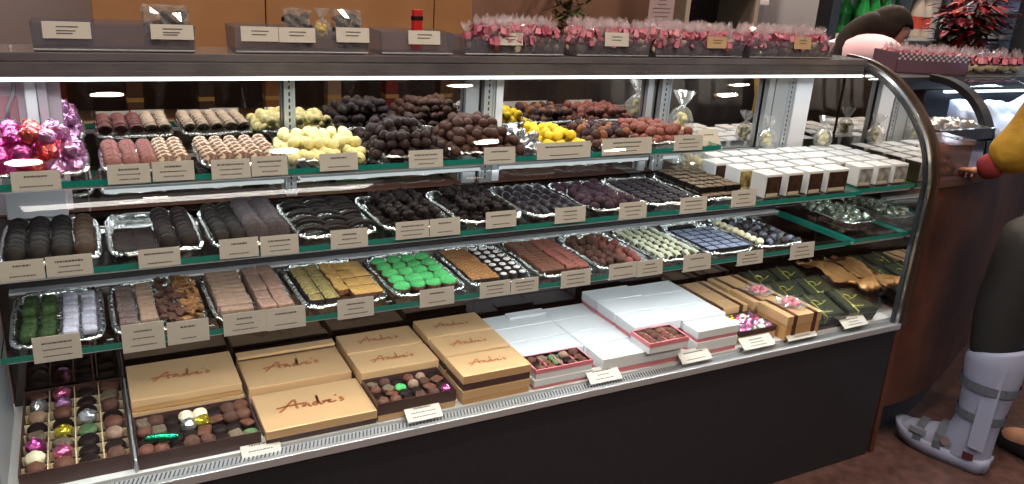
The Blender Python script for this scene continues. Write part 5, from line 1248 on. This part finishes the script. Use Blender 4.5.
head(cu, Vector(K(2.66, 1.35, 1.50)), 1.0, radians(100), radians(20), m_skin, mat('light_brown_hair', S(120, 84, 56), .5))
# the boot: a rigid shell with straps
def boot():
    b = empty('walking_boot', K(2.53, 1.335, 0)); b.parent = cu
    tx, ty = -.25, .97; ln = hypot(tx, ty); ax = Vector((tx/ln, ty/ln, 0)); b.rotation_euler = (0, 0, math.atan2(ax.y, ax.x))   # local x = toe direction
    b['label'] = 'pale blue-grey orthopaedic walking boot with grey straps'
    m_b = mat('pale_blue_grey_shell', S(140, 148, 176), .5, bump=.1, bump_s=60); m_s = mat('grey_strap', S(116, 124, 140), .6); m_sole = mat('grey_sole', S(120, 126, 144), .6)
    # rocker sole
    bm = bmesh.new(); n = 16
    out = []
    for i in range(n+1):
        x = -.085+.315*i/n; hw = .046+.012*sin(pi*min(1, max(0, (x+.02)/.24)))-(.030*max(0, (x-.19)/.04)**2)-(.020*max(0, (-.05-x)/.035)**2); zl = .0+.045*max(0, (x-.10)/.13)**2+.016*max(0, (-.04-x)/.045)**2
        out.append((x, max(.012, hw), zl))
    rows_ = [[bm.verts.new((x, s*hw*f, z)) for s, f, z in ((-1, .92, zl), (-1, 1.0, zl+.030), (-1, .96, zl*.5+.052), (1, .96, zl*.5+.052), (1, 1.0, zl+.030), (1, .92, zl))] for x, hw, zl in out]
    for r1, r2 in zip(rows_, rows_[1:]):
        for k in range(6): bm.faces.new((r1[k], r2[k], r2[(k+1) % 6], r1[(k+1) % 6]))
    bm.faces.new(rows_[0]); bm.faces.new(rows_[-1][::-1]); bmesh.ops.recalc_face_normals(bm, faces=bm.faces)
    link('rocker_sole', to_mesh(bm, 'rocker_sole', m_b, True), b)
    # shell: foot part and shaft as one loft
    bm = bmesh.new(); rings = []
    for z, xb, xf, hw in ((.045, -.080, .10, .052), (.09, -.082, .085, .054), (.13, -.082, .062, .054), (.18, -.084, .050, .056), (.25, -.092, .054, .062), (.32, -.102, .062, .070), (.39, -.108, .070, .077), (.43, -.108, .066, .078), (.445, -.100, .050, .072), (.43, -.095, .052, .066)):
        ring = []
        for k in range(22):
            a = 2*pi*k/22; cx_, rx_ = (xb+xf)/2, (xf-xb)/2; ring.append(bm.verts.new((cx_+rx_*cos(a), hw*sin(a), z+(.028*-cos(a) if z > .40 else 0))))
        rings.append(ring)
    for r1, r2 in zip(rings, rings[1:]):
        for k in range(22): bm.faces.new((r1[k], r1[(k+1) % 22], r2[(k+1) % 22], r2[k]))
    link('shaft', to_mesh(bm, 'shaft', m_b, True), b)
    bm = bmesh.new(); rr = []
    for x, h, hw in ((.03, .125, .050), (.07, .118, .052), (.11, .105, .054), (.15, .092, .054), (.185, .082, .050), (.21, .066, .038), (.222, .050, .02)):
        rr.append([bm.verts.new((x, hw*cos(a), .044+(h-.044)*sin(a))) for a in [pi*k/10 for k in range(11)]])
    for r1, r2 in zip(rr, rr[1:]):
        for k in range(10): bm.faces.new((r1[k], r1[k+1], r2[k+1], r2[k]))
    bm.faces.new(rr[-1]); link('toe_cover', to_mesh(bm, 'toe_cover', m_b, True), b)
    for z, dz, xb, xf, hw in ((.315, .030, -.104, .064, .0735), (.205, .028, -.088, .054, .061)):
        bm = bmesh.new(); r2 = []
        for zz in (z-dz/2, z+dz/2):
            r2.append([bm.verts.new(((xb+xf)/2+((xf-xb)/2+.004)*cos(a), (hw+.003)*sin(a), zz)) for a in [2*pi*k/24 for k in range(24)]])
        for k in range(24): bm.faces.new((r2[0][k], r2[0][(k+1) % 24], r2[1][(k+1) % 24], r2[1][k]))
        bmesh.ops.solidify(bm, geom=bm.faces[:], thickness=.003)
        link('strap', to_mesh(bm, 'strap', m_s), b)
    for x, h in ((.135, .100), (.07, .122)):
        bm = bmesh.new(); pr = None
        for k in range(11):
            a = pi*k/10; q = [bm.verts.new((x+dx, .058*cos(a), .044+(h-.038)*sin(a))) for dx in (-.014, .014)]
            if pr: bm.faces.new((pr[0], q[0], q[1], pr[1]))
            pr = q
        bmesh.ops.solidify(bm, geom=bm.faces[:], thickness=.004); link('strap', to_mesh(bm, 'strap', m_s), b)
    rbox(.11, .165, .052, .060, .066, .090, m_sole, 'buckle', b, .002)
    bm = bmesh.new(); bmesh.ops.create_cone(bm, cap_ends=True, segments=16, radius1=.016, radius2=.014, depth=.012, matrix=Matrix.Translation((.045, .058, .085)) @ Matrix.Rotation(pi/2, 4, 'X')); link('air_valve', to_mesh(bm, 'air_valve', m_chrome), b)
    rbox(-.045, -.012, .0545, .0565, .052, .076, mat('dark_maroon_badge', S(70, 24, 28), .5), 'badge', b, .0005)
    rbox(-.070, -.020, .060, .0655, .10, .40, m_b, 'side_splint', b, .002)
boot()
skin('shoe', [K(2.79, 1.16, .045), K(2.78, 1.25, .045), K(2.77, 1.38, .035)], [(0, 1), (1, 2)], [.042, .045, .035], m_black, cu)
